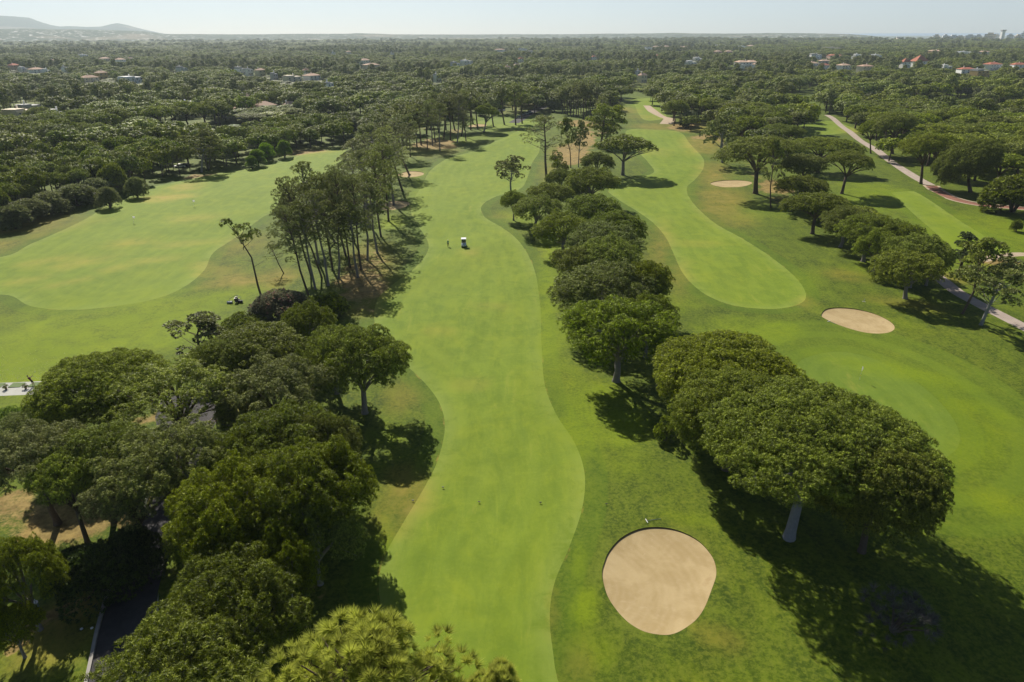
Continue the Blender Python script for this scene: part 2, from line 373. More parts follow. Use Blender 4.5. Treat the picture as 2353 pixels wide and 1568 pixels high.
def sdist(P, x, y, cap=30.):
    d = np.full(x.shape, cap)
    bb = (x >= P[:, 0].min()-cap) & (x <= P[:, 0].max()+cap) & (y >= P[:, 1].min()-cap) & (y <= P[:, 1].max()+cap)
    xs, ys = x[bb], y[bb]; dd = np.full(xs.shape, cap)
    for i in range(len(P)):
        a = P[i]; v = P[(i+1) % len(P)] - a; L = v@v + 1e-12
        t = np.clip(((xs-a[0])*v[0] + (ys-a[1])*v[1])/L, 0, 1)
        dd = np.minimum(dd, np.hypot(xs-a[0]-t*v[0], ys-a[1]-t*v[1]))
    ins = inpoly(P, xs, ys); dd[ins] *= -1; d[bb] = dd; return d
def union_d(Ps, x, y, cap=30.):
    d = np.full(x.shape, cap)
    for P in Ps: d = np.minimum(d, sdist(P, x, y, cap))
    return d
# blobs: x, y, rx, ry (photo pixels), strength
DRY = [(60,520,90,28,.95),(160,515,60,20,.5),(0,560,50,20,.6),(540,648,75,18,1.0),(640,640,50,20,.9),(500,625,50,20,.5),(560,560,60,35,.5),(380,455,60,12,.9),(430,430,50,10,.8),(700,350,60,8,.9),
       (660,352,40,6,1),(860,600,60,60,.8),(830,680,60,50,.7),(940,1130,75,60,.85),(900,1190,50,50,.5),(920,900,45,40,.5),(1500,620,35,60,.35),(1520,560,25,60,.6),(1560,640,25,50,.5),(1620,330,50,25,.9),
       (1640,400,40,30,.9),(1660,460,60,40,.85),(1690,500,60,25,.5),(1590,290,50,14,.8),(1500,290,60,8,.7),(1950,640,60,15,.5),(2070,700,90,15,.5),(1850,700,25,20,.6),(2180,640,50,20,.8),(2280,600,50,15,.8),
       (1650,1470,60,30,.5),(1330,1530,50,60,.45),(1270,1400,12,80,.4),(1010,350,40,12,.6),(990,340,60,20,.7),(1310,350,45,30,1),(1260,390,20,30,.6),(1440,255,30,10,.7),(1480,270,40,8,.5),
       (200,600,90,12,.55),(300,560,60,10,.5),(150,650,70,10,.5),(420,560,70,8,.5),(60,640,60,12,.5),(260,620,40,8,.55),(450,500,60,10,.5),(350,600,70,8,.45),(100,600,60,10,.5),(470,610,40,14,.5),(1080,580,25,10,.5),(1010,760,40,12,.3),(1130,700,50,10,.3),(1080,880,50,20,.25),(1150,500,40,6,.4),(1500,350,40,10,.3),(1600,560,60,8,.3),(120,1470,130,80,.75),(150,1400,100,50,1),(2430,720,60,20,.5),(1960,300,30,10,.6)]
LUSH = [(150,790,420,120,1),(330,760,240,90,1),(350,720,200,40,.95),(60,850,200,45,.8),(560,670,60,22,.7),(1262,620,26,110,.9),(1275,780,36,120,.75),(1330,960,70,80,.8),(1200,500,60,20,.8),(2000,450,90,40,.7),(2150,560,160,60,.7),(2300,540,120,60,.7),(1560,700,50,25,.5),(1700,760,120,35,.6),(2060,860,170,20,.7),(2250,1020,60,80,.5),(1480,240,40,20,.7),(1560,440,40,30,.3),(1990,740,120,20,.3),(1370,1500,70,60,.5),(1180,310,80,12,.6),(1440,1060,70,50,.4),(80,720,160,25,.5),(250,760,200,25,.8),(500,690,90,25,1),(60,770,100,20,.5),(420,730,90,25,.8),(1255,700,18,160,1),(1260,560,20,50,1),(1290,600,20,40,.7),(1245,850,14,60,.5),(1390,900,60,40,.9),(1440,980,60,60,.8),(1320,900,30,60,.8),
        (1350,1400,35,50,1),(1330,1300,20,60,.6),(1600,1200,80,20,.5),(1730,480,80,25,.4),(1250,530,60,15,.8),(2250,950,90,25,.6),(2130,870,80,16,.7),(2300,1150,70,40,.8),(2040,480,60,14,.6),(1850,650,40,40,.4),(1800,760,60,20,.8),(1990,620,40,20,.5),(885,1230,20,50,.7),(960,420,20,60,.7),(1000,520,25,40,.4),(900,510,30,20,1),(880,1000,50,30,.5),(1060,320,90,12,.6),(40,940,80,14,.8),(100,1500,50,40,.6),(860,440,40,20,1),(30,985,60,20,1)]
DIRT = [(160,1170,130,110,.62),(40,1150,80,60,.6),(330,1180,60,60,.8),(130,1400,60,22,.75),(140,1395,100,30,.62),(60,1440,60,30,.5),(100,1210,80,50,.7),(600,985,90,25,.8),(560,930,80,40,.6),(350,960,60,20,.6),(830,650,75,70,.62),(860,600,50,50,.5),(780,690,40,30,.5),(1310,355,42,30,1.1),(1345,320,30,30,1),(1330,285,60,10,.8),(1000,330,60,20,.8),(1050,300,40,10,.6),(700,352,70,8,.8),(600,385,40,6,.6),(470,405,60,8,.8),(400,425,40,8,.7),(1740,440,50,12,.4),
        (1570,292,40,10,.8),(1620,315,40,10,.8),(1800,460,60,20,.5),(1880,560,80,20,.3),(2290,600,70,12,.9),(35,1480,30,12,1.0),(1790,430,60,20,.8),(1400,290,30,20,.7),(1300,545,60,25,.5),(1360,600,40,80,.35)]
def blobs(L, x, y):
    s = np.zeros(x.shape)
    for bx, by, rx, ry, k in L:
        c = g(bx, by); ex = abs(g(bx+rx, by)[0] - c[0]); ey = abs(g(bx, by-ry)[1] - g(bx, by+ry)[1])/2
        ang = math.atan2(c[0], c[1]); dx, dy = x - c[0], y - c[1]
        u = (dx*math.cos(ang) - dy*math.sin(ang))/max(ex, .3); v = (dx*math.sin(ang) + dy*math.cos(ang))/max(ey, .3)
        w = np.clip(1.35 - (u*u + v*v)**.5 + .9*(fbm(x/4.5+3, y/4.5, 5, 3) - .5), 0, 1); s = np.maximum(s, k*w*w*(3-2*w))
    return s

# ------------------------------------------------------------------ ground sheet (constrained triangulation)
def rmax(az): return 3950 + (9500-3950)*(1/(1+np.exp((az - R_(27))/R_(1.0))))
pts = []
r = 24.0; ring = 0
while r < 9500:
    ds = max(.85, .0175*r); n = int(R_(132)*r/ds) + 1
    az = np.linspace(-R_(66), R_(66), n) + (ring % 2)*R_(132)/n/2*.9
    rr = r + (np.sin(np.arange(n)*12.9898+ring)*43758.5 % 1 - .5)*ds*.3
    k = rr < rmax(az)
    pts.append(np.stack([rr*np.sin(az), rr*np.cos(az)], 1)[k]); r += ds; ring += 1
back = np.array([(x, y) for x in np.arange(-150, 151, 12.) for y in np.arange(-90, 21, 12.) if math.hypot(x, y) < 24 or y < 9 + abs(x)*.2])
azs = np.linspace(-R_(66), R_(66), 160)
rim = np.stack([rmax(azs)*np.sin(azs), rmax(azs)*np.cos(azs)], 1)
allp = [p for p in pts] + [back, rim]
edges = []; base = sum(len(p) for p in allp)
for P in FW + GR + BK + [p[2] for p in PATHS]:
    # resample edges to at most local spacing
    Q = []
    for i in range(len(P)):
        a, c = P[i], P[(i+1) % len(P)]; L = np.hypot(*(c-a)); s = max(.8, .02*np.hypot(*a)); kk = max(1, int(L/s))
        if L < 1e-4: continue
        for j in range(kk): Q.append(a + (c-a)*j/kk)
    Q = np.array(Q); n = len(Q)
    allp.append(Q); edges += [(base+i, base+(i+1) % n) for i in range(n)]; base += n
AP = np.concatenate(allp)
vo, eo, fo, *_ = geometry.delaunay_2d_cdt([Vector(p) for p in AP], edges, [], 0, 1e-4)
XY = np.array([(v.x, v.y) for v in vo]); FA = np.array([tuple(f) for f in fo if len(f) == 3], np.int32)
cen = XY[FA].mean(1); cx, cy = cen[:, 0].copy(), cen[:, 1].copy()
rc = np.hypot(cx, cy); keep = (rc < rmax(np.arctan2(cx, cy))*1.002)
FA = FA[keep]; cx = cx[keep]; cy = cy[keep]
a_, b_, c_ = XY[FA[:, 0]], XY[FA[:, 1]], XY[FA[:, 2]]
ar = (b_[:, 0]-a_[:, 0])*(c_[:, 1]-a_[:, 1]) - (b_[:, 1]-a_[:, 1])*(c_[:, 0]-a_[:, 0])
FA[ar < 0] = FA[ar < 0][:, ::-1]
reg = np.zeros(len(FA), int)
for i, P in enumerate(FW): reg[inpoly(P, cx, cy)] = 1 + i
for i, P in enumerate(GR): reg[inpoly(P, cx, cy)] = 20 + i
for i, P in enumerate(PATHS): reg[inpoly(P[2], cx, cy)] = 30 + i
for i, P in enumerate(BK): reg[inpoly(P, cx, cy)] = 50 + i
print('cdt', len(XY), len(FA), time.time()-T0)
X, Y = XY[:, 0].copy(), XY[:, 1].copy()
dF = union_d(FW, X, Y); dG = union_d(GR, X, Y); dB = union_d(BK, X, Y)
dry = blobs(DRY, X, Y); lush = blobs(LUSH, X, Y); dirt = blobs(DIRT, X, Y)
dC = union_d(CO, X, Y, 25.)
forest = np.clip(.5 + dC/8, 0, 1)*(.56 - .35*fbm(X/40, Y/40, 9, 3)); 
far = np.hypot(X, Y) > 1000
forest[far] *= .8
dirt = np.maximum(dirt, forest)
Z = hgt(X, Y)
# mounding round the green bunker and front bunker
Z = Z + .16*np.exp(-((dB-1.5)/2.2)**2)
VV = np.stack([X, Y, Z], 1)
ATT = dict(dF=dF, dG=dG, dB=dB, dry=dry, lush=lush, dirt=dirt)
def region(name, sel, matname, extra=True):
    f = FA[sel]; u, inv = np.unique(f, return_inverse=True)
    me = np_mesh(name, VV[u], inv.reshape(f.shape), M[matname], True, {k: ('POINT', 'FLOAT', v[u]) for k, v in ATT.items()} if extra else None)
    return tag(link(name, me), None, None, None, 'structure'), u
go, _ = region('ground', reg == 0, 'rough_grass'); go['label'] = 'rough grass and sandy woodland floor of the golf course'
FN = ['wide mown fairway running up the middle of the picture', 'pale mown fairway beyond the middle row of trees', 'practice range grass with dry patches on the left', 'far mown fairway between the woods on the right', 'mown striped tee strip beside the gravel path', 'tee ground at the top of the second fairway', 'mown grass around the far green']
for i in range(len(FW)):
    o, _ = region('fairway', reg == 1+i, 'fairway_grass'); o['label'] = FN[i]
for i in range(len(GR)):
    o, _ = region('putting_green', reg == 20+i, 'green_grass'); o['label'] = ['smooth putting green with the white flag', 'small far putting green among the pines'][i]
for i, (mt, nm, P) in enumerate(PATHS): region(nm, reg == 30+i, mt, False)
def hfull(x, y):
    x = np.array([x], float); y = np.array([y], float); return float(hgt(x, y)[0] + .16*np.exp(-((union_d(BK, x, y)[0]-1.5)/2.2)**2))
for i, P in enumerate(BK):
    sel = reg == 50+i
    if not sel.any(): continue
    f = FA[sel]; u, inv = np.unique(f, return_inverse=True); V = VV[u].copy()
    ctr = P.mean(0); d = np.minimum(dB[u], 0); far_side = np.clip(((V[:, 1]-ctr[1])*.8 - (V[:, 0]-ctr[0])*.6)/(np.ptp(P[:, 1])/2), -1, 1)
    lip = .04 + .07*np.clip(far_side + .25, 0, 1)
    V[:, 2] -= lip + .16*(1 - np.exp(d/2.2)); Vc = V.copy(); Vc[:, 0] -= ctr[0]; Vc[:, 1] -= ctr[1]
    me = np_mesh('bunker', Vc, inv.reshape(f.shape), M['bunker_sand'], True)
    o = link('bunker', me, None, (ctr[0], ctr[1], 0)); tag(o, ['large round raked sand bunker in front', 'oval raked sand bunker above the green', 'small flat sand bunker beside the second fairway', 'sand bunker half shaded by tall pines', 'small pink sand bunker behind the tall pines', 'tiny far sand bunker near the far green'][i], None, None, 'structure')
    bd = np.where(dB[u] > -.02)[0]; ang = np.arctan2(Vc[bd, 0], Vc[bd, 1]); bd = bd[np.argsort(ang)]
    n = len(bd); top = VV[u][bd].copy(); top[:, 0] -= ctr[0]; top[:, 1] -= ctr[1]; top[:, 2] += .01; bot = Vc[bd].copy(); bot[:, 2] -= .02
    q = [(j, (j+1) % n, n+(j+1) % n, n+j) for j in range(n)]
    link('bunker_lip', np_mesh('bunker_lip', np.concatenate([top, bot]), q, M['soil'], False), o)
print('ground', time.time()-T0)

# ------------------------------------------------------------------ sea and hills
m, nt = mat('sea_water'); b = NB(nt); pos = b.geo(); b.out(b.mix(b.noise(.002, 5, .6, pos), (.05, .15, .30), (.07, .20, .38)), .35, b.noise(.02, 5, .7, pos), .4, 1.0, .3); M['sea_water'] = m
MBs = MB(); n = 60
vv = [(0, 3000, -25)] ; ff = []
for i in range(n+1):
    a = R_(-75) + R_(150)*i/n; vv.append((42000*math.sin(a), 42000*math.cos(a), -25))
for i in range(n): ff.append((0, i+2, i+1))
MBs.add(vv, ff); tag(MBs.build('sea', M['sea_water']), None, None, None, 'structure')
m, nt = mat('hill_cover'); b = NB(nt); pos = b.geo()
n1 = b.noise(.0016, 7, .65, pos); n2 = b.noise(.012, 6, .75, pos); n3 = b.noise(.022, 2, .6, pos)
col = b.mix(b.ramp(n2, .3, .7), (.028, .050, .020), (.085, .105, .045)); col = b.mix(b.math('MULTIPLY', b.ramp(n1, .52, .66), .7), col, (.28, .23, .15))
col = b.mix(b.math('MULTIPLY', b.ramp(n3, .60, .66), b.math('MULTIPLY', b.attr('town'), 1.0)), col, (.85, .82, .76))
b.out(col, .95, n2, 1, 20, .1); M['hill_cover'] = m
prof = [(-900,60),(-300,45),(0,67),(60,66),(120,68),(200,68),(260,69.5),(330,72),(375,78),(500,79),(588,79),(680,78),(800,78),(820,76.6),(900,79),(1000,79.5),(1100,79.5),(1177,79),(1300,79),(1400,77.6),(1500,77),(1550,75.6),(1600,77),(1700,77.4),(1765,76),(1850,76.5),(1950,78.6),(2000,82),(2025,86),(2060,95),(2900,120)]
mprof = [(-900,25),(-300,30),(0,36),(40,38),(75,41),(95,50),(125,59),(140,61),(160,60.5),(200,62.5),(235,61.5),(258,56),(275,53.5),(292,57),(310,62.5),(345,71),(375,77),(430,84),(600,100),(2900,130)]
xs = np.concatenate([np.arange(-700, 0, 25), np.arange(0, 2700, 7)]); rs = np.concatenate([np.linspace(4700, 7600, 24), np.linspace(7900, 14500, 16)])
hv = []; tw = []
for x in xs:
    y1 = np.interp(x, *zip(*prof)); y2 = np.interp(x, *zip(*mprof))
    d1 = ray(x, y1); d2 = ray(x, y2); hh1 = math.hypot(d1[0], d1[1]); a = math.atan2(d1[0], d1[1])
    for rr in rs:
        z1 = H + d1[2]/hh1*6800; z2 = H + d2[2]/math.hypot(d2[0], d2[1])*12500
        s1 = min(1, max(0, (rr-4800)/2000)); s1 = s1*s1*(3-2*s1)
        z = -18 + (z1+18)*s1 if rr <= 6800 else -18 + (z1+18)*max(0, 1-(rr-6800)/3200)
        s2 = 1 - min(1, abs(rr-12500)/3500); s2 = s2*s2*(3-2*s2)
        if z2 > z: z = z + (z2 - z)*s2 if rr > 8500 else z
        z += (float(fbm(np.float64(a*40), np.float64(rr/500), 3, 4)) - .5)*(10 if rr > 8500 else 4)*min(1, s1+s2)
        hv.append((rr*math.sin(a), rr*math.cos(a), max(z, -27 if z1 < 0 else z))); tw.append(min(1, max(0, (8200-rr)/2000))*(.9 if x < 420 or x > 1700 else .45))
nr = len(rs); hf = [(i*nr+j, (i+1)*nr+j, (i+1)*nr+j+1, i*nr+j+1) for i in range(len(xs)-1) for j in range(nr-1)]
tag(link('hills', np_mesh('hills', hv, hf, M['hill_cover'], True, {'town': ('POINT', 'FLOAT', tw)})), None, None, None, 'structure')

# ------------------------------------------------------------------ foliage generators
def tris_of(cen, axes, rad, nb, rng, spread=1.0, width=.5, blade=0.0):
    N = len(cen); cen = np.repeat(cen, nb, 0); ax = np.repeat(axes, nb, 0); rd = np.repeat(rad, nb)[:, None]
    d = rng.normal(size=(N*nb, 3)); d /= np.linalg.norm(d, axis=1)[:, None]
    d = d*spread + ax; d /= np.linalg.norm(d, axis=1)[:, None] + 1e-9
    t = np.cross(d, rng.normal(size=(N*nb, 3))); t /= np.linalg.norm(t, axis=1)[:, None] + 1e-9
    s = np.cross(d, t); k = rng.uniform(.8, 1.25, (N*nb, 1))
    tip = cen + d*rd*k*1.2
    off = (1-blade)*.75
    p1 = cen + rd*((.60-.40*blade)*d + width*.62*t + off*s); p2 = cen + rd*((.60-.40*blade)*d - width*.62*t + off*s)
    V = np.stack([tip, p1, p2], 1).reshape(-1, 3)
    tint = np.clip(np.repeat(rng.uniform(.0, .9, N), nb) + rng.uniform(-.25, .3, N*nb), 0, 1)
    return V, tint
def pads_to_puffs(pads, rng, pr, dens, under=.25):
    """pads: x,y,z,rx,rz -> puff centres and axes over the upper part of each pad"""
    cs, ax, rd = [], [], []
    for (x, y, z, rx, rz) in pads:
        area = 2*math.pi*rx*rx*(.5+.5*rz/rx); n = max(5, int(area/(pr*pr)*dens))
        u = rng.uniform(-under, 1, n); th = rng.uniform(0, 2*math.pi, n); q = np.sqrt(np.maximum(0, 1-u*u)); k = rng.uniform(.86, 1.04, n)
        d = np.stack([q*np.cos(th), q*np.sin(th), u], 1)
        cs.append(np.array([x, y, z]) + d*np.array([rx, rx, rz])*k[:, None]); a = d*np.array([1, 1, 1.3]) + np.array([0, 0, .55]); ax.append(a)
        rd.append(rng.uniform(.75, 1.25, n)*pr)
    return np.concatenate(cs), np.concatenate(ax), np.concatenate(rd)
def pad_cloud(R, top, drop, rng, pr=1.4, gaps=.06, flat=.6, rough=.35, oval=1.0):
    """pads spread over an umbrella dome"""
    ph = rng.uniform(0, 6.28, 4); am = rng.uniform(.03, .08, 4); P = []; s = pr*1.62; n = int(R/s)+2
    for i in range(-n, n+1):
        for j in range(-n, n+1):
            x = (i + .5*(j % 2))*s + rng.uniform(-.35, .35)*s; y = j*s*.87 + rng.uniform(-.35, .35)*s
            th = math.atan2(y, x); Rr = R*(1 + sum(am[k]*math.sin((k+2)*th + ph[k]) for k in range(4)))
            q = math.hypot(x, y/oval)/Rr
            if q > .93 or rng.random() < gaps: continue
            z = top - drop*(1 - math.sqrt(max(0, 1 - .96*q*q))) - pr*.5 + rng.normal()*rough*.45 + rough*1.5*math.sin(x*1.45+ph[0]+.6*math.sin(y))*math.sin(y*1.6+ph[1]+.7*math.sin(x*.9))
            P.append((x, y, z + rng.uniform(-.12, .16), pr*rng.uniform(.65, 1.2), pr*flat*rng.uniform(.7, 1.3)))
    return P
def limbs(mb, base, fork_z, pads, rng, r0, nl=9, k=6, lean=(0, 0)):
    f = Vector((base[0]+lean[0], base[1]+lean[1], fork_z)); b0 = Vector(base)
    mid = b0.lerp(f, .5) + Vector((rng.normal()*.15, rng.normal()*.15, 0))
    mb.tube([b0 - (f-b0)*.25, b0 - (f-b0)*.04, b0 + (f-b0)*.12, mid, f], [r0*1.6, r0*1.35, r0*1.02, r0*.88, r0*.8], 12)
    idx = rng.permutation(len(pads))[:nl]
    for i in idx:
        p = Vector(pads[i][:3]) - Vector((0, 0, pads[i][4]*.3)); m1 = f.lerp(p, .45); m1.z = f.z + (p.z - f.z)*.62 
        m1 += Vector((rng.normal()*.2, rng.normal()*.2, 0))
        mb.tube([f - Vector((0, 0, .2)), f.lerp(m1, .5) + Vector((0, 0, .1)), m1, p], [r0*.55, r0*.42, r0*.3, r0*.12], k, False)
        near = sorted(pads, key=lambda q: (q[0]-p.x)**2 + (q[1]-p.y)**2)[1:4]
        for q in near:
            mb.tube([m1, (q[0], q[1], q[2]-q[4]*.2)], [r0*.2, r0*.07], 4, False)
def crown_mesh(name, pads, rng, pr, dens, nb, matname, under=.25, spread=.9, width=.5, blade=0., flower=0):
    c, a, r = pads_to_puffs(pads, rng, pr, dens, under); V, t = tris_of(c, a/np.linalg.norm(a, axis=1)[:, None], r, nb, rng, spread, width, blade)
    at = {'tint': ('FACE', 'FLOAT', t)}
    if flower:
        zc = V[::3, 2]; f = np.repeat(rng.random(len(c)) < flower, nb)*(zc > np.percentile(zc, 55)); at['flower'] = ('FACE', 'FLOAT', f.astype(float))
    return np_mesh(name, V, np.arange(len(V), dtype=np.int32).reshape(-1, 3), M[matname], False, at)

PROTO = {}
def proto(key, R, Ht, crown, trunk): PROTO[key] = (R, Ht, crown, trunk)
def stone(key, R, Ht, drop, seed, pr=.52, puff=.20, dens=.80, nb=12, matn='pine_needles', bark='bark', lower=0, gaps=.06, lean=(0, 0), fork=.42, nl=10, under=.15, rough=.28, oval=1.0, r0=None, blade=.3, spread=.85):
    rng = np.random.default_rng(seed); P = pad_cloud(R, Ht, drop, rng, pr, gaps, 1.0, rough, oval)
    P += [(x*.97+.4, y*.97+.3, z - .9, a*1.3, c) for (x, y, z, a, c) in P[:] if rng.random() < .8]
    for L in range(lower):
        P += [(x*.93, y*.93, z - (L+1)*1.0, a, c) for (x, y, z, a, c) in P[:] if math.hypot(x, y) > R*.66 and z > Ht - drop*1.1 and rng.random() < .75]
    cm = crown_mesh('crown', P, rng, puff, dens, nb, matn, under, spread, .20 if nb > 9 else .42, blade)
    mb = MB(); limbs(mb, (lean[0]*-1, lean[1]*-1, 0), Ht*fork, P, rng, r0 or R*.045+.10, nl, 6, lean)
    proto(key, R, Ht, cm, mb.mesh('trunk', M[bark], True))
stone('giant1', 11, 12.8, 4.9, 11, .52, .19, .85, 12, bark='pale_bark', gaps=.02, fork=.42, nl=26, r0=.50, lean=(2.0, 3.4), rough=.26)
stone('giant2', 8, 12.0, 5.0, 12, .52, .19, .85, 12, lower=2, gaps=.02, fork=.4, nl=16, rough=.26)
stone('stone1', 6, 11.5, 3.8, 21, lower=0, gaps=.07)
stone('stone2', 6, 11.5, 3.4, 22, gaps=.14, rough=.5, matn='grey_needles', nl=13)
stone('stone3', 6, 11.5, 4.2, 23, lower=1, gaps=.05)
stone('open1', 5.5, 11, 3.2, 24, gaps=.34, rough=.55, nl=14, fork=.35, matn='pine_needles')
stone('row1', 5.5, 9.5, 4.6, 31, lower=1, gaps=.05, pr=.60, rough=.4, matn='row_needles', bark='grey_bark', fork=.3, blade=.4)
stone('row2', 5.5, 9.5, 4.9, 32, lower=1, gaps=.07, pr=.62, matn='row_needles', bark='grey_bark', fork=.3, rough=.5, blade=.4)
stone('row3', 5.5, 9.5, 4.2, 33, lower=1, gaps=.06, pr=.56, rough=.45, matn='row_needles', bark='grey_bark', fork=.28, blade=.4)
stone('umbr1', 6, 12.5, 4.2, 34, gaps=.03, fork=.38, bark='grey_bark', matn='row_needles', puff=.30, dens=.9, nb=6, pr=.7, r0=.38)
stone('mid1', 5.5, 11, 3.9, 41, pr=.75, puff=.34, dens=.9, nb=6, lower=1, nl=7)
stone('mid2', 5.5, 11, 3.6, 42, pr=.75, puff=.34, dens=.9, nb=6, gaps=.1, nl=8)
stone('mid3', 5.5, 11, 4.6, 43, pr=.75, puff=.34, dens=.9, nb=6, lower=1, nl=6, matn='row_needles')

def maritime(key, Ht, seed, puff, dens, nb, matn='grey_needles', width=.42, R=3.6, npad=30, crown_lo=.55, bark='bark', curve=.6, pr=(.7, 1.2), r0=.24, bare=4, flat=.62, blade=.5, side=0.):
    rng = np.random.default_rng(seed); P = []
    for i in range(npad):
        t = rng.uniform(0, 1)**.8; z = Ht*(crown_lo + (1-crown_lo)*t) - .6
        rr = R*math.sqrt(rng.uniform(.05, 1))*(1.05 - .75*max(0, t-.45)/.55)*(.45 + .55*min(1, t/.35)); th = rng.uniform(0, 6.28)
        a = rng.uniform(*pr); P.append((rr*math.cos(th) + curve*math.sin(t) + side*t, rr*math.sin(th), z, a, a*flat))
    cm = crown_mesh('crown', P, rng, puff, dens, nb, matn, .55, .9, width, blade)
    mb = MB(); tp = [(-curve*.2, 0, -.3), (0, 0, .3), (curve*.5*1, .1, Ht*.3), (curve*.2, -.15, Ht*.6), (curve*.8+side*.7, 0, Ht*.92)]
    mb.tube(tp, [r0*1.35, r0, r0*.8, r0*.6, r0*.15], 8)
    for p in P:
        z0 = max(Ht*crown_lo*.85, p[2] - rng.uniform(.8, 2.4)); f = z0/(Ht*.92); x0 = curve*.5 + side*.7*f*f
        mb.tube([(x0, 0, z0), ((x0+p[0])*.5, p[1]*.5, (z0+p[2])*.5-.1), (p[0], p[1], p[2])], [r0*.3, r0*.2, r0*.08], 4, False)
    for i in range(bare):
        z0 = Ht*rng.uniform(.3, crown_lo); th = rng.uniform(0, 6.28); L = rng.uniform(.8, 2.2)
        mb.tube([(curve*.4, 0, z0), (curve*.4 + L*math.cos(th), L*math.sin(th), z0 + rng.uniform(-.3, .8))], [r0*.16, r0*.05], 4, False)
    proto(key, R, Ht, cm, mb.mesh('trunk', M[bark], True))
for i in range(4): maritime('mar%d' % (i+1), 20, 50+i, .27, .55, 15, width=.2, curve=(.7, -.8, 1.2, -.4)[i], npad=(62, 50, 68, 46)[i], pr=(.55, 1.05), flat=.5, bark=('bark', 'grey_bark')[i % 2], crown_lo=(.45, .55, .5, .58)[i], R=(4.6, 4.2, 5.0, 4.0)[i])
maritime('near_pine', 22.5, 61, .42, .65, 90, 'yellow_needles', R=5.2, npad=120, width=.07, crown_lo=.66, pr=(.45, .85), r0=.35, blade=1.0, curve=.3)
maritime('open_pine', 11, 62, .30, .9, 12, R=3.4, npad=20, crown_lo=.42, pr=(.5, .95), r0=.17, bare=8, curve=.8, blade=.6)
maritime('open_pine2', 11, 63, .28, .75, 12, R=3.8, npad=26, crown_lo=.38, pr=(.6, 1.0), r0=.2, bare=6, curve=-.5, blade=.6, bark='pale_bark', matn='grey_needles')
maritime('sparse_pine', 22, 64, .30, .42, 7, R=6.0, npad=34, crown_lo=.42, pr=(.8, 1.3), r0=.34, bare=9, flat=.35)
maritime('lean_pine', 16, 65, .30, .7, 11, R=2.6, npad=11, crown_lo=.80, pr=(.5, .9), r0=.21, bare=5, curve=-.6, side=-2.2)
maritime('dark_mar', 15, 66, .42, 1.1, 8, 'row_needles', R=4.0, npad=30, crown_lo=.25, pr=(.9, 1.5), r0=.3, bare=0)
maritime('midmar1', 18, 67, .5, 1.0, 6, R=3.8, npad=22, crown_lo=.5, pr=(.9, 1.4), bare=0)
maritime('midmar2', 18, 68, .5, 1.0, 6, R=3.4, npad=18, crown_lo=.6, pr=(.9, 1.4), bare=0, curve=-.6)

def bush(key, R, Ht, seed, matn, puff=.2, dens=.8, nb=12, spike=.3, flower=0, npad=16, stem='bark', blade=.6):
    rng = np.random.default_rng(seed); P = []
    for i in range(npad):
        u = rng.uniform(0, 1); th = rng.uniform(0, 6.28); q = math.sqrt(1-u*u); a = R*rng.uniform(.32, .5)
        P.append((q*math.cos(th)*(R-a*.8), q*math.sin(th)*(R-a*.8), max(a*.5, Ht*.25 + u*(Ht*.72-a*.6)), a, a*.8))
    cm = crown_mesh('crown', P, rng, puff, dens, nb, matn, .6, .85, .05 if nb > 30 else (.26 if nb > 9 else .42), blade, flower)
    mb = MB()
    for i in range(6):
        p = P[i]; mb.tube([(rng.normal()*.15, rng.normal()*.15, -.2), (p[0]*.4, p[1]*.4, p[2]*.6), (p[0], p[1], p[2])], [R*.05, R*.035, R*.015], 5, False)
    proto(key, R, Ht, cm, mb.mesh('trunk', M[stem], True))
bush('bush1', 2.6, 3.2, 71, 'row_needles', blade=.9, nb=14, puff=.26)
bush('bush2', 2.6, 3.4, 72, 'bright_leaves', puff=.24)
bush('oleander', 4.2, 5.2, 73, 'oleander_leaves', .2, .9, 9, flower=.12, npad=26)
bush('darkbush', 4.0, 5.0, 74, 'dark_leaves', .24, .8, 9, npad=22)
bush('olivebush', 3.2, 5.2, 75, 'olive_leaves', .3, .8, 8, npad=20)
bush('twigbush', 2.6, 3.0, 76, 'dead_twigs', .45, .22, 44, npad=18, blade=1.0, stem='bark')
bush('broad1', 4.0, 8.0, 77, 'bright_leaves', .42, .95, 7, npad=24)
bush('broad2', 4.0, 8.5, 78, 'row_needles', .40, .95, 7, npad=26)
bush('sapling', 1.6, 2.8, 79, 'row_needles', .2, .8, 8, npad=9)
def cypress():
    rng = np.random.default_rng(80); P = [(rng.normal()*.15, rng.normal()*.15, 1+z, .95*math.sin(math.pi*min(.98, (z+2.5)/16))+.1, .9) for z in np.arange(0, 11.5, .6)]
    cm = crown_mesh('crown', P, rng, .3, .9, 7, 'dark_leaves', .9, .7, .4, .6); mb = MB(); mb.tube([(0, 0, -.3), (0, 0, 4)], [.2, .1], 6); proto('cypress', 1.2, 12.5, cm, mb.mesh('trunk', M['bark'], True))
cypress()
def cedar():
    rng = np.random.default_rng(81); P = []
    for i in range(26):
        t = rng.uniform(0, 1); th = rng.uniform(0, 6.28); rr = 3.2*(1-t*.8)*rng.uniform(.5, 1); P.append((rr*math.cos(th), rr*math.sin(th), 2 + 7*t, rng.uniform(.7, 1.2), .28))
    cm = crown_mesh('crown', P, rng, .28, 1.0, 9, 'dark_leaves', .5, .8, .4, .5); mb = MB(); mb.tube([(0, 0, -.3), (0, 0, 9)], [.3, .08], 7)
    for p in P: mb.tube([(0, 0, p[2]-.5), p[:3]], [.09, .03], 4, False)
    proto('cedar', 3.2, 9.5, cm, mb.mesh('trunk', M['bark'], True))
cedar()
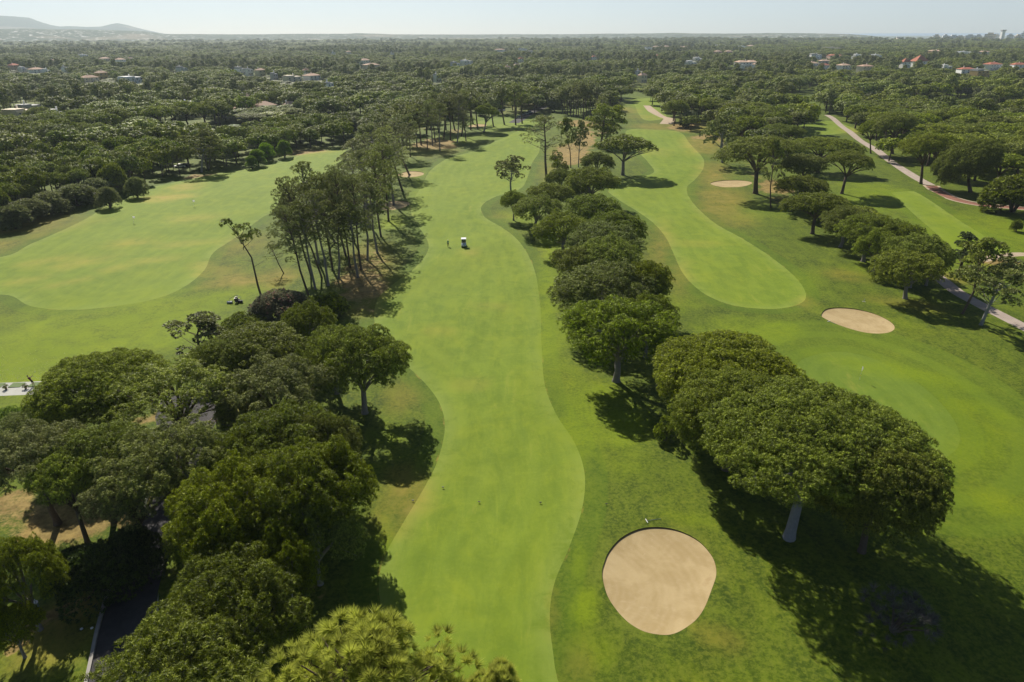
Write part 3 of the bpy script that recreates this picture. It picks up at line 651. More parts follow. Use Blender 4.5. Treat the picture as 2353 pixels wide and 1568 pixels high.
# distant trees: one mesh each, trunk and crown together
FAR = {}
def far_tree(key, kind, seed, matn):
    rng = np.random.default_rng(seed)
    if kind == 'stone': P = pad_cloud(5, 10, 4.4, rng, 1.4, .05, .6, .35); P += [(x*.9, y*.9, z-1.5, a, c) for (x, y, z, a, c) in P if math.hypot(x, y) > 2.6]; puff, dens, nb, un = .46, 1.0, 5, .3
    elif kind == 'mar':
        P = []
        for i in range(14):
            t = rng.uniform(0, 1); th = rng.uniform(0, 6.28); rr = 3.0*math.sqrt(rng.random())*(1.1-.6*t); P.append((rr*math.cos(th), rr*math.sin(th), 6.5+7*t, rng.uniform(.9, 1.5), .9))
        puff, dens, nb, un = .46, .9, 5, .6
    else:
        P = [(2.3*math.cos(a)*q, 2.3*math.sin(a)*q, 2+z, 1.6, 1.4) for a, q, z in [(rng.uniform(0, 6.28), rng.random(), rng.uniform(0, 4.5)) for _ in range(12)]]; puff, dens, nb, un = .46, .9, 5, .7
    c, a, r = pads_to_puffs(P, rng, puff, dens, un); V, t = tris_of(c, a/np.linalg.norm(a, axis=1)[:, None], r, nb, rng, .9, .75, 0)
    n = len(V)//3; Fc = np.arange(len(V), dtype=np.int32).reshape(-1, 3)
    mb = MB(); zt = min(p[2] for p in P) + 1; mb.tube([(0, 0, -.5), (.1, 0, zt*.5), (0, 0, zt+.6)], [.28, .2, .12], 5, False)
    if kind == 'stone':
        for i in range(6): q = P[int(rng.integers(len(P)))]; mb.tube([(0, 0, zt*.75), q[:3]], [.13, .05], 4, False)
    tv = np.array(mb.v); tf = np.array([(q[0], q[1], q[2]) for q in mb.f] + [(q[0], q[2], q[3]) for q in mb.f], np.int32) + len(V)
    FAR[key] = np_mesh('far_' + key, np.concatenate([V, tv]), np.concatenate([Fc, tf]), None, False, {'tint': ('FACE', 'FLOAT', np.concatenate([t, np.full(len(tf), .3)]))}, [M[matn], M['bark']], [0]*n + [1]*len(tf))
for i in range(3): far_tree('s%d' % i, 'stone', 90+i, ('pine_needles', 'row_needles', 'pine_needles')[i])
far_tree('m0', 'mar', 95, 'grey_needles'); far_tree('m1', 'mar', 96, 'grey_needles'); far_tree('r0', 'round', 97, 'olive_leaves'); far_tree('r1', 'round', 98, 'bright_leaves')
print('protos', time.time()-T0)

# ------------------------------------------------------------------ planting
NTREE = 0; SPOTS = []   # (x, y, r)
def plant(key, x, y, sxy, szs, rz, label, group, name, cat='tree', lean=0., ldir=0., dz=0.):
    global NTREE
    R0, H0, cm, tm = PROTO[key]; NTREE += 1
    e = empty(name, (x, y, hz(x, y)+dz), rz, label, cat, group); e.scale = (sxy, sxy, szs)
    if lean:
        q = Matrix.Rotation(lean, 3, Vector((math.cos(ldir), math.sin(ldir), 0))) @ Matrix.Rotation(rz, 3, 'Z'); e.rotation_euler = q.to_euler()
    link('trunk', tm, e); link('crown', cm, e); SPOTS.append((x, y, R0*sxy)); return e
GOLD = 0.0
def nextrot():
    global GOLD; GOLD += 2.39996; return GOLD
def tc(key, cx_, cy_, w, Hm, label, name='stone_pine', group=None, cat='tree', rz=None):
    """tree known by its crown: centre pixel, pixel width, height in m"""
    R0, H0, *_ = PROTO[key]; zc = Hm*.80; p = g(cx_, cy_, zc); d = depth_at(cx_, cy_, zc); s = w*.54*d/F/R0
    return plant(key, p[0], p[1], s, Hm/H0, nextrot() if rz is None else rz, label, group, name, cat)
def tb(key, bx, by, tx, ty, w, label, name='maritime_pine', group=None, cat='tree', rz=None):
    """tree known by base pixel and top pixel"""
    R0, H0, *_ = PROTO[key]; p = g(bx, by); Hm = top_h(p, tx, ty); d = depth_at(bx, by) - 6; s = w*.54*d/F/R0
    q0 = project(p[0], p[1], Hm)[0]; lean = math.atan2((tx - q0)*d/F, Hm)
    return plant(key, p[0], p[1], s, Hm/H0, nextrot() if rz is None else rz, label, group, name, cat, lean, math.pi/2)

# front right giants
tc('giant1', 1868, 1000, 500, 12.6, 'huge umbrella pine with pale trunk in front of the putting green', rz=0)
tc('giant2', 2025, 1095, 268, 11.5, 'broad pine whose dark crown overlaps the near edge of the green')
tc('giant2', 1690, 925, 290, 11.5, 'pine crown joined to the left flank of the huge umbrella pine')
tc('giant2', 1665, 838, 330, 11.5, 'flat topped pine standing behind the huge umbrella pine')
tc('sapling', 1532, 972, 46, 3.5, 'small pale green sapling at the left foot of the big pines', 'young_pine')
tc('twigbush', 2065, 1400, 160, 3.5, 'grey twiggy bush in the deep shade of the huge pine', 'twiggy_shrub', cat='shrub')
# middle row
ROW = [('row1',1425,735,222,11.8,'frontmost pine of the middle row, pale forked trunk'),('row3',1492,705,110,10,'pine bulging right behind the frontmost row pine'),
 ('row2',1385,642,205,11,'second pine of the middle row, wide rounded crown'),('row1',1482,632,115,10.5,'pine on the right flank of the second row pine'),
 ('row3',1330,588,112,8.5,'low pine at the left edge of the middle row'),('row2',1400,575,135,10,'third pine along the middle row, dense square crown'),
 ('row1',1388,540,150,10,'fourth pine along the middle row from the front'),('row3',1415,512,120,10,'row pine leaning out over the second fairway'),
 ('row2',1296,513,112,8.5,'low wide pine on the first fairway side of the row'),('row1',1365,468,112,9.5,'round pine midway along the middle row, alone in its file'),
 ('row2',1232,472,98,8.5,'round pine at the tip of the bright rough tongue'),('row3',1180,457,52,7.5,'small pine beside the open crowned lone tree'),
 ('row1',1262,438,88,8,'pine behind the round pine at the rough tongue'),('row2',1287,404,54,7.5,'small pine at the foot of the tall bare trunk'),
 ('row1',1360,408,106,10.5,'dark tall bush shaped pine left of the lone umbrella tree'),('row3',1372,363,66,9,'pine behind the dark one beside the sandy patch'),('row2',1335,432,40,6,'little pine gap filler between the row pines')]
for k, x, y, w, h_, l in ROW: tc(k, x, y+3, w*1.12, h_, l, 'row_pine', 'pines of the middle row between the fairways')
tb('umbr1', 1431, 403, 1436, 318, 122, 'perfect lone umbrella pine casting a round shadow on the second fairway', 'umbrella_pine')
tb('open_pine2', 1174, 449, 1180, 357, 82, 'open crowned lone pine on the right edge of the first fairway', 'open_pine')
tb('sparse_pine', 1256, 415, 1256, 262, 105, 'very tall sparse pine with long bare horizontal branches', 'bare_branched_pine')
tb('open_pine', 1312, 384, 1298, 263, 48, 'slender pine on the sandy patch, left of a pair'); tb('open_pine2', 1329, 383, 1336, 272, 46, 'slender pine on the sandy patch, right of a pair')
tb('dark_mar', 1380, 336, 1398, 240, 66, 'dark dense tall pine at the near end of the central grove'); tb('dark_mar', 1391, 322, 1418, 238, 56, 'dark tall pine with a low right branch in the central grove')
tc('sapling', 1279, 350, 26, 5, 'round little tree by the sandy patch, uppermost of three', 'young_pine'); tc('sapling', 1281, 367, 22, 4, 'round little tree by the sandy patch, middle of three', 'young_pine'); tc('sapling', 1299, 373, 17, 3.6, 'round little tree by the sandy patch, smallest of three', 'young_pine')
for i, (x, y, t) in enumerate([(1293,260,200),(1300,262,205),(1304,263,192),(1311,265,196),(1318,267,190),(1324,268,200),(1329,268,186),(1341,275,195),(1349,275,184),(1358,270,190),(1369,252,180),(1376,262,200),(1335,258,182),(1312,255,188),(1385,285,215)]):
    tb('midmar%d' % (i % 2+1), x, y, x + random.uniform(-4, 8), t, 34, 'slim tall pine in the bare trunked grove between two fairways', 'maritime_pine', 'pines of the central grove')
# right cluster beside the second fairway
tb('stone1', 1736, 444, 1745, 318, 165, 'wide umbrella pine beside the small flat bunker', 'umbrella_pine')
RC = [('stone3',1890,333,150,12,'flat pine crown behind the umbrella pine by the flat bunker'),('stone1',1795,300,90,12,'pine crown topping the cluster by the flat bunker'),('stone3',1850,375,105,12,'dense pine in the middle of the cluster by the flat bunker'),
 ('row3',1845,425,110,9,'dark shrubby pine low in the cluster by the flat bunker'),('stone3',1880,463,132,10,'pine at the top of the right hand diagonal row'),('row2',1945,499,112,9,'second pine down the right hand diagonal row'),
 ('row1',2000,524,136,10,'third pine down the right hand diagonal row'),('row2',2062,540,122,9.5,'fourth pine down the right hand diagonal row'),('row3',2110,576,136,10,'large dense pine near the end of the diagonal row'),('row1',2145,590,80,8,'pine tucked right of the large dense row pine'),('row2',2020,560,90,8.5,'near side pine bulging from the diagonal row')]
for k, x, y, w, h_, l in RC: tc(k, x, y, w, h_, l, 'stone_pine', 'pines of the right hand cluster and diagonal row')
tb('stone1', 1934, 446, 1960, 352, 108, 'umbrella pine with leaning bare trunk at the cluster edge', 'umbrella_pine')
tb('open_pine', 1771, 476, 1783, 312, 62, 'tall open pine rising through the cluster by the flat bunker', 'open_pine')
tb('row1', 2079, 690, 2090, 586, 150, 'lone round pine above the oval bunker', 'row_pine')
tb('open_pine2', 1659, 377, 1662, 262, 88, 'tall loose pine on the rough beside the second fairway', 'open_pine')
tc('cedar', 2225, 552, 78, 9, 'dark layered cedar at the end of the diagonal row', 'cedar')
tb('open_pine', 2211, 727, 2270, 545, 118, 'sparse leaning pine with a pale foot, nearer the diagonal row', 'leaning_pine'); tb('open_pine2', 2253, 752, 2320, 595, 150, 'leaning pine beside the lower cart path at the right edge', 'leaning_pine')
tc('bush1', 2340, 512, 24, 3, 'small round bush near the right edge beyond the fairway', 'shrub', cat='shrub')
for k, bx, by, tx, ty, w, l in [('stone1',2001,352,2000,278,52,'slim pine standing on the inner edge of the cart path'),('stone3',2050,355,2060,262,98,'umbrella pine behind the cart path bend'),('stone1',2116,423,2127,312,100,'umbrella pine on the grass side of the cart path'),
 ('stone3',2147,404,2165,315,85,'pine with leaning trunk right of the cart path'),('giant2',2230,441,2222,322,135,'broad pine shading the red gravel path'),('broad2',2325,492,2325,405,112,'bushy tree at the right edge below the gravel path'),
 ('stone1',2035,330,2040,262,60,'pine just behind the slim path side pine')]: tb(k, bx, by, tx, ty, w, l, 'stone_pine', 'pines along the cart path')
# front left mass
FL = [('giant2',228,868,268,10.5,'round topped pine at the edge of the driving range terrace'),('open1',398,905,262,10.5,'open umbrella pine over the grey forecourt'),('stone3',585,800,220,10,'dense pine behind the open umbrella pines on the left'),
 ('stone2',628,893,232,11,'umbrella pine with two dark trunks on bare soil'),('row2',700,735,128,9,'pine below the oleander at the far end of the left wood'),('row1',760,792,150,9.5,'pine just behind the fairway side pine'),
 ('stone2',78,1045,235,10.5,'umbrella pine with a long leaning forked trunk'),('stone1',215,1040,210,10.5,'dark pine crown between the terrace and the leaning pine'),('stone2',375,1055,280,11,'widest open crown of the left wood'),('stone2',300,1130,200,9,'lower open crown in front of the widest one'),
 ('row1',640,1010,262,10.5,'dense pine behind the largest dark pair'),('row3',700,1110,285,11.5,'dark dense pine overhanging the dry grass slope'),('row2',520,1160,275,11,'dark dense pine left of the one over the dry slope'),
 ('row1',525,1375,322,9.5,'bright topped pine right of the shaded asphalt path'),('row2',715,1205,190,9,'smaller pine at the fairway side shadow'),('row3',590,1240,150,8,'pine filling the gap behind the bright topped pine'),('row2',385,1575,440,10.5,'large pine at the bottom edge left of the yellow one'),
 ('row3',32,1290,165,9,'pine cut by the left edge of the picture'),('row1',555,930,110,9,'pine half hidden between the two umbrella pines'),('row2',60,965,120,4,'low green thicket below the range terrace'),
 ('row1',735,1010,170,9.5,'dark pine between the fairway side pine and the dense pine'),('row3',470,1225,150,8,'pine leaning over the right kerb of the asphalt path'),('row2',760,1090,150,10.5,'outermost pine overhanging the dry grass slope'),
 ('row2',655,1290,150,8.5,'low pine at the shadowed fairway side, behind the bright topped one'),('stone3',505,830,150,10,'pine behind the thin open pine of the range edge'),('stone1',150,1090,170,10,'pine crown right of the leaning forked trunk'),
 ('row3',560,1060,190,9.5,'pine filling the middle of the left wood'),('row1',20,1420,110,5,'dark low pine at the left edge near the lower lawn'),('row2',700,850,110,9,'pine tucked left of the broad fairway side pine')]
for k, x, y, w, h_, l in FL: tc(k, x, y, w, h_, l, 'stone_pine', 'pines of the wood on the near left')
tb('row1', 838, 945, 826, 765, 218, 'broad pine standing at the left edge of the first fairway')
tb('lean_pine', 612, 722, 560, 505, 70, 'tall leaning pine with small crown beside the oleander', 'leaning_pine', rz=0)
tb('open_pine', 452, 850, 448, 722, 150, 'thin open pine at the near edge of the driving range', 'open_pine')
tc('oleander', 642, 690, 132, 5.6, 'reddish flowering bush under the tall leaning pine', 'flowering_shrub', cat='shrub')
tc('bush1', 566, 735, 98, 3.2, 'spiky green bush on the range below the oleander', 'shrub', cat='shrub'); tc('bush1', 750, 688, 84, 3.6, 'spiky green bush right of the oleander', 'shrub', cat='shrub'); tc('bush1', 700, 712, 66, 3, 'spiky green bush in front of the oleander', 'shrub', cat='shrub')
tc('darkbush', 205, 1275, 190, 5, 'dark rounded bush in the shade left of the asphalt path', 'shaded_shrub', cat='shrub'); tc('bush2', 20, 950, 90, 3, 'bright bush below the driving range terrace', 'shrub', cat='shrub')
tc('darkbush', 300, 1240, 120, 5, 'dark bush behind the shaded one by the asphalt path', 'shaded_shrub', cat='shrub'); tc('olivebush', 120, 945, 70, 3.5, 'greyish bush at the end of the range terrace', 'shrub', cat='shrub')
p = g(815, 1600, 18.5); plant('near_pine', p[0], p[1], 1.0, .97, .4, 'nearest pine, yellow green needle tufts at the bottom edge', None, 'maritime_pine')
p = g(1150, 1640, 17.5); plant('near_pine', p[0], p[1], .55, .86, 2.4, 'needle tips just entering the bottom edge of the picture', None, 'maritime_pine')
# tall pines between the range and the first fairway
TP = [(710,685,655,470),(725,667,690,462),(715,635,660,440),(755,659,715,440),(765,623,718,400),(779,642,772,500),(805,617,765,385),(823,642,800,468),(830,623,815,400),(867,582,850,395),(875,543,862,345),(733,608,690,375),(893,505,872,325),(850,520,818,338),(740,640,640,400),
      (905,470,890,305),(925,440,885,285),(900,420,842,275),(940,402,905,272),(862,450,800,312),(795,590,740,400),(845,600,830,420),(815,560,760,375),(845,480,790,345),(880,440,830,300),(770,560,700,410)]
for i, (bx, by, tx, ty) in enumerate(TP):
    far_ = by < 530
    l = 'tall maritime pine in the long trunked group beside the first fairway' if not far_ else 'tall maritime pine behind the bunkers at the range corner'
    tb(('mar1','mar2','mar3','mar4')[i % 4], bx, by, tx, ty, 96 if not far_ else 90, l, 'maritime_pine', 'tall pines left of the first fairway' if not far_ else 'tall pines behind the left bunkers')
tb('sparse_pine', 652, 630, 618, 560, 44, 'small bent dead tree left of the tall pines', 'dead_tree', cat='tree')
for i, (bx, by, ty) in enumerate([(943,363,262),(1011,349,236),(982,343,230),(994,335,228),(1000,325,222),(1051,328,215),(1071,325,255),(1061,315,210),(1082,299,205),(1098,297,212),(1134,292,212),(1159,288,196),(958,340,240),(968,335,232),(935,345,245),(1020,318,215),(1035,322,212),(925,330,232),(1008,305,205),(1045,300,202),(1068,300,205),(1185,290,195),(1200,285,200),(980,310,215),(955,318,222),(900,325,250),(885,350,262),(915,365,265),(870,335,255),(1087,285,200),(1025,300,208),(990,298,210)]):
    tb('midmar%d' % (i % 2+1) if i > 6 else 'mar%d' % (i % 4+1), bx, by, bx + random.uniform(-10, 8), ty, 50, 'tall pine of the far grove with long shadows on the first fairway', 'maritime_pine', 'tall pines of the far grove')
tb('umbr1', 1112, 305, 1126, 245, 56, 'small umbrella pine at the right end of the far grove', 'umbrella_pine')
for x, y, w, h_ in [(590,348,36,6.5),(628,305,44,8.5),(610,335,34,7),(650,330,30,7),(575,362,26,5)]:
    tc('broad1', x, y, w, h_, 'bright yellow green leafy tree on the far range edge', 'leafy_tree', 'bright leafy trees on the range edge')
tb('open_pine2', 463, 396, 470, 290, 95, 'tall open tree rising above the far edge of the range', 'open_pine'); tb('open_pine', 478, 392, 500, 300, 60, 'thin companion of the tall open tree on the range edge', 'open_pine')
for x, y, w in [(60,470,90),(110,455,80),(170,440,90),(25,485,80),(220,425,70),(245,445,50),(310,420,46)]:
    tc('olivebush', x, y, w, 6, 'soft grey green willow like bush along the range edge', 'shrub', 'grey green bushes along the range edge', 'shrub')
print('named trees', NTREE, time.time()-T0)

# houses first (positions), so the woods leave room for them
SV = 1/1.088
HOUSES = [  # photo x, y (2560 px wide), width px, style, wall, roof, label
 (253,188,30,'tile','ochre_wall','ochre two storey villa with pale tiled roof in the left wood'),(223,196,36,'tile','cream_wall','cream low villa in front of the ochre one'),(326,196,50,'flat','white_wall','long white flat roofed villa with a mast in the left wood'),
 (454,175,24,'flat','white_wall','white stepped villa between dark pines, left of centre wood'),(600,177,24,'flat','white_wall','white cube villa with bluish shadow side in the upper left wood'),(623,179,13,'flat','white_wall','small white annexe right of the white cube villa'),
 (35,168,20,'red','pink_wall','pink roofed house near the left edge'),(58,173,22,'flat','white_wall','white low house right of the pink roofed one'),(90,175,30,'tile','white_wall','long low house with brown roof near the left edge'),(115,178,14,'flat','white_wall','small white house ending the low row near the left edge'),
 (300,153,26,'tile','white_wall','white house with broad terracotta roof in the upper left wood'),(262,150,22,'tile','cream_wall','pale roofed house left of the broad terracotta roof'),(326,150,10,'tile','white_wall','tiny house right of the broad terracotta roof'),(209,141,20,'flat','white_wall','thin white roofed house high in the left wood'),
 (235,119,22,'flat','cream_wall','long beige shed, left of a pair near the plain'),(262,119,18,'flat','cream_wall','long beige shed, right of a pair near the plain'),(130,155,10,'tile','white_wall','small lone tiled house among the left pines'),(163,174,10,'flat','white_wall','small white wall of a house behind left pines'),
 (307,106,36,'flat','white_wall','very long white warehouse on the left plain'),(651,181,24,'tile','cream_wall','tan house with hipped roof in the upper wood, left of the grey shed'),(685,191,20,'flat','grey_wall','grey shed like house in the upper wood'),(730,194,42,'flat','cream_wall','long low pale wall and house in the upper wood'),
 (779,191,38,'tile','white_wall','long tiled house right of the low pale wall'),(765,178,10,'tile','white_wall','small gabled house above the long tiled house'),(912,155,22,'tile','white_wall','small white house with terracotta roof beside a cypress'),(928,167,40,'tile','cream_wall','big tan villa with several tiled roofs beside a cypress'),
 (872,133,14,'tile','white_wall','white house with pink roof behind a dark pine'),(834,134,10,'flat','white_wall','tiny white house left of the pink roofed one'),(874,113,16,'tile','white_wall','far pink roofed house below the plain'),(805,101,9,'flat','white_wall','bright white far block on the plain'),
 (1166,157,24,'flat','white_wall','white terraced villa in the centre wood'),(1138,163,18,'flat','white_wall','smaller white villa left of the terraced one'),(1249,127,30,'tile','white_wall','white villa with tan roofs high in the centre wood'),(1268,174,12,'tile','white_wall','small house right of the centre cypresses'),
 (1093,194,16,'flat','white_wall','white house glimpsed between centre pines'),(980,136,8,'flat','white_wall','tiny white roof between centre pines'),(1307,125,18,'flat','white_wall','white villa, left of a stepped pair above centre'),(1328,133,20,'flat','white_wall','white villa, right of a stepped pair above centre'),
 (1302,151,15,'red','white_wall','red roofed house above the central grove'),(1292,165,14,'tile','cream_wall','low house just below the red roofed one'),(1485,146,12,'red','white_wall','small red roofed house left of a tall dark tree'),(1517,143,12,'flat','white_wall','small white house beside a tall dark tree'),
 (1621,122,16,'flat','white_wall','white villa with blue shade on the upper right wood'),(1570,113,40,'tile','cream_wall','yellowish terrace of town houses, far left one'),(1610,115,40,'tile','ochre_wall','yellowish terrace of town houses with chimneys, second one'),(1653,119,44,'tile','pink_wall','terrace of ochre and pink town houses'),(1710,120,36,'tile','ochre_wall','orange town houses in the upper right wood'),
 (1646,141,16,'red','white_wall','red roofed small villa below the ochre terrace'),(1726,157,26,'flat','white_wall','white villa with yellow bush, upper right wood'),(1745,148,22,'flat','white_wall','white villa behind the one with the yellow bush'),(1759,117,30,'flat','white_wall','row of low white villas, upper right'),(1800,116,34,'flat','white_wall','pair of white villas with tan tops, upper right'),
 (1854,119,20,'flat','white_wall','white villa left of a tan one near the ridge'),(1877,117,20,'tile','cream_wall','tan villa near the ridge, upper right'),(1794,132,16,'tile','pink_wall','pinkish house between dark pines, upper right'),(1821,132,20,'tile','pink_wall','pink tiled house right of the pinkish one'),
 (1865,160,48,'tile','white_wall','large white villa complex with terracotta roofs'),(1848,168,22,'flat','white_wall','white wing in front of the large villa complex'),(1889,166,14,'tile','white_wall','small wing right of the large villa complex'),(1597,185,10,'flat','white_wall','small white house above the second fairway'),(1606,195,20,'tile','cream_wall','tan roof above the end of the second fairway'),
 (2037,141,28,'flat','white_wall','white villa high on the right, left of the row'),(2029,160,26,'tile','white_wall','white villa with pink roof, left end of the lower right row'),(2060,165,26,'red','white_wall','white and terracotta villa in the lower right row'),(2108,165,34,'tile','white_wall','wide terracotta roofed villa in the lower right row'),(2061,154,26,'tile','grey_wall','brown roofed hall behind the lower right row'),
 (2086,140,30,'red','pink_wall','long terracotta house in the upper right row'),(2143,141,24,'flat','white_wall','white chimneyed house in the upper right row'),(2190,142,24,'flat','white_wall','white house with rounded dome in the upper right row'),(2162,171,34,'tile','cream_wall','cream and pink villa with turrets on the right'),
 (2083,121,56,'flat','cream_wall','long beige block near the ridge on the right'),(2151,105,16,'tile','pink_wall','pink block below the headland'),(2176,103,24,'flat','cream_wall','cream hotel block below the headland'),(2298,158,34,'pyr','white_wall','large steep red pyramid roof on the right'),(2263,160,22,'pyr','white_wall','smaller red pyramid roof left of the large one'),
 (2339,131,32,'tile','ochre_wall','ochre villa with tiled roofs high on the right'),(2411,134,50,'flat','white_wall','wide white villa with many chimneys on the right'),(2459,133,24,'tile','white_wall','pink roofed villa right of the wide white one'),(2415,175,34,'red','white_wall','terracotta roofed long house near the right edge'),(2448,183,36,'flat','ochre_wall','bright ochre villa among pines near the right edge'),
 (2480,166,38,'red','white_wall','white villa with red domed roofs near the right edge'),(2546,167,28,'red','white_wall','white villa with red roof cut by the right edge'),(2366,168,20,'flat','white_wall','low white house left of the long terracotta one'),
 (46,284,66,'flat','cream_wall','long low cream villa at the left edge behind dark pines'),(71,271,40,'flat','grey_wall','grey flat roof behind the low cream villa'),(141,289,24,'flat','white_wall','white house front peeping below an umbrella pine'),(473,272,58,'flat','white_wall','white walled villa half hidden by umbrella pines'),
 (617,252,26,'tile','cream_wall','cream upper pavilion of the big villa'),(585,280,44,'tile','cream_wall','cream villa wing with two gables'),(654,274,58,'tile','cream_wall','big cream villa with blue trimmed windows'),(727,274,28,'tile','cream_wall','small cream pavilion with tiled roof and chimney'),(822,216,24,'flat','white_wall','flat roof with two white chimneys in the wood')]
COAST = [(2340,97,14,8),(2362,98,12,8),(2383,96,22,7),(2400,97,18,6),(2425,95,20,8),(2445,96,16,8),(2475,93,24,11),(2492,95,10,9),(2525,94,14,9),(2545,95,14,8),(2558,90,8,13),(2334,97,8,5)]
houses = []
for hx, hy, hw, st, wl, lb in HOUSES:
    x, y = hx*SV, hy*SV; zc = 6.5 if hy < 230 else 3.5
    p = g(x, y, zc); d = depth_at(x, y, zc)
    if math.hypot(*p) > 3600: s = 3600/math.hypot(*p); p = (p[0]*s, p[1]*s); zc = 12; d = d*s
    houses.append((p[0], p[1], hw*SV*d/F, st, wl, lb, hy))
def villa(W, st, wl, rng, Hh):
    D = W*rng.uniform(.5, .7) if W < 30 else rng.uniform(10, 14); parts = []
    mb = MB().box(-W/2, W/2, -D/2, D/2, -1, Hh)
    if W > 12: mb.box(W*.1, W*.42, -D/2-2.5, -D/2, -1, Hh*.55)
    parts.append(('wall', mb.mesh('wall', M[wl])))
    rf = MB(); rm = 'roof_tiles'
    if st in ('tile', 'red'):
        e = .6; n = max(1, int(W/14))
        for i in range(n):
            x0 = -W/2 - e + i*(W+2*e)/n; x1 = x0 + (W+2*e)/n; rh = 1.8 + rng.uniform(0, .8); ww = (x1-x0)
            rf.add([(x0, -D/2-e, Hh), (x1, -D/2-e, Hh), (x1, D/2+e, Hh), (x0, D/2+e, Hh), (x0+ww*.3, 0, Hh+rh), (x1-ww*.3, 0, Hh+rh)], [(0,1,5,4), (1,2,5), (2,3,4,5), (3,0,4), (0,3,2,1)])
        rm = 'roof_red' if st == 'red' else 'roof_tiles'
    elif st == 'pyr':
        rf.add([(-W/2-.8, -D/2-.8, Hh), (W/2+.8, -D/2-.8, Hh), (W/2+.8, D/2+.8, Hh), (-W/2-.8, D/2+.8, Hh), (0, 0, Hh + W*.42)], [(0,1,4), (1,2,4), (2,3,4), (3,0,4), (0,3,2,1)]); rm = 'roof_red'
    else:
        rf.box(-W/2-.12, W/2+.12, -D/2-.12, D/2+.12, Hh, Hh+.18); rf.box(-W/2+.3, W/2*.1, -D/2+.6, D/2-.5, Hh+.18, Hh+.18+rng.uniform(.8, 2.2)); rm = wl if rng.random() < .8 else 'grey_wall'
    parts.append(('roof', rf.mesh('roof', M[rm])))
    ch = MB(); cx0 = W*rng.uniform(-.3, .3); ch.box(cx0-.35, cx0+.35, D*.1, D*.1+.7, Hh+.2, Hh+3.0); ch.box(cx0-.45, cx0+.45, D*.1-.1, D*.1+.8, Hh+3.0, Hh+3.2)
    parts.append(('chimney', ch.mesh('chimney', M['white_wall'])))
    n = int(min(6, max(2, W/4.5)))
    for i in range(n):
        wx = -W/2 + W*(i+.5)/n
        for zz in ((.9, Hh-2.3) if Hh > 5 else (.9,)):
            off = -2.5 if (W > 12 and W*.1 < wx < W*.42 and zz < Hh*.4) else 0
            parts.append(('window', MB().box(wx-.7, wx+.7, -D/2-.06+off, -D/2+.1+off, zz, zz+1.4).mesh('window', M['window_glass'])))
    parts.append(('door', MB().box(W*.02-.6, W*.02+.6, -D/2-.05, -D/2+.1, 0, 2.1).mesh('door', M['wood'])))
    return parts
rngh = np.random.default_rng(3); cache = {}
for i, (x, y, W, st, wl, lb, hy) in enumerate(houses):
    Hh = 6.8 if (hy < 230) else 6.0
    if 'low' in lb or 'long' in lb: Hh = 5.2
    key = (round(max(7, min(W, 60))/4), st, wl, Hh)
    if key not in cache: cache[key] = villa(key[0]*4, st, wl, rngh, Hh)
    e = empty('villa' if W < 40 else 'long_house', (x, y, 2.2 if hy < 230 else 0), math.atan2(-x, y) + rngh.uniform(.45, .95), lb, 'house', 'houses among the pines')
    for nm, me in cache[key]: link(nm, me, e)
for i, (hx, hy, hw, hh) in enumerate(COAST):
    x = hx*SV; rr = 3820; d = ray(x, hy*SV); k = rr/math.hypot(d[0], d[1]); px, py = d[0]*k, d[1]*k; W = hw*SV*k; Hb = hh*SV*k*1.1 + 17
    e = empty('apartment_block', (px, py, -1), math.atan2(-px, py) + rngh.uniform(-.3, .3), ['white coastal block standing %s' % s for s in ('left of a wide pair','at the inner end of the seafront','with wide low front','joining the wide front','with tan attic','next to the tan attic block','beneath the thin tower','right at the tower foot','right of the thin tower','near the right edge','tallest and cut by the right edge','lowest, at the left end of the seafront')][i], 'building', 'white blocks along the coast')
    link('wall', MB().box(-W/2, W/2, -7, 7, 0, Hb).box(-W/4, W/4, -5, 5, Hb, Hb*1.15).mesh('wall', M['white_wall' if i % 3 else 'cream_wall']), e)
    for z in np.arange(3, Hb-2, max(3.2, Hb/6)): link('window_band', MB().box(-W/2+2, W/2-2, -7.15, -6.9, z, z+1.4).mesh('window_band', M['window_glass']), e)
d = ray(2505*SV, 92*SV); k = 3780/math.hypot(d[0], d[1]); e = empty('tower', (d[0]*k, d[1]*k, -1), 0, 'thin white tower rising above the coast town', 'tower')
link('shaft', MB().box(-6, 6, -6, 6, 0, 50).mesh('shaft', M['white_wall']), e); link('top', MB().box(-8, 8, -8, 8, 50.02, 54).mesh('top', M['grey_wall']), e)
d = ray(2249*SV, 98*SV); k = 3740/math.hypot(d[0], d[1]); e = empty('round_tower', (d[0]*k, d[1]*k, -1), 0, 'short round beige tower above the far trees', 'tower')
link('drum', MB().tube([(0, 0, 0), (0, 0, 25)], [14, 13.5], 20).mesh('drum', M['cream_wall'], True), e); link('rim', MB().tube([(0, 0, 25.02), (0, 0, 27.5)], [15, 15], 20).mesh('rim', M['white_wall']), e)
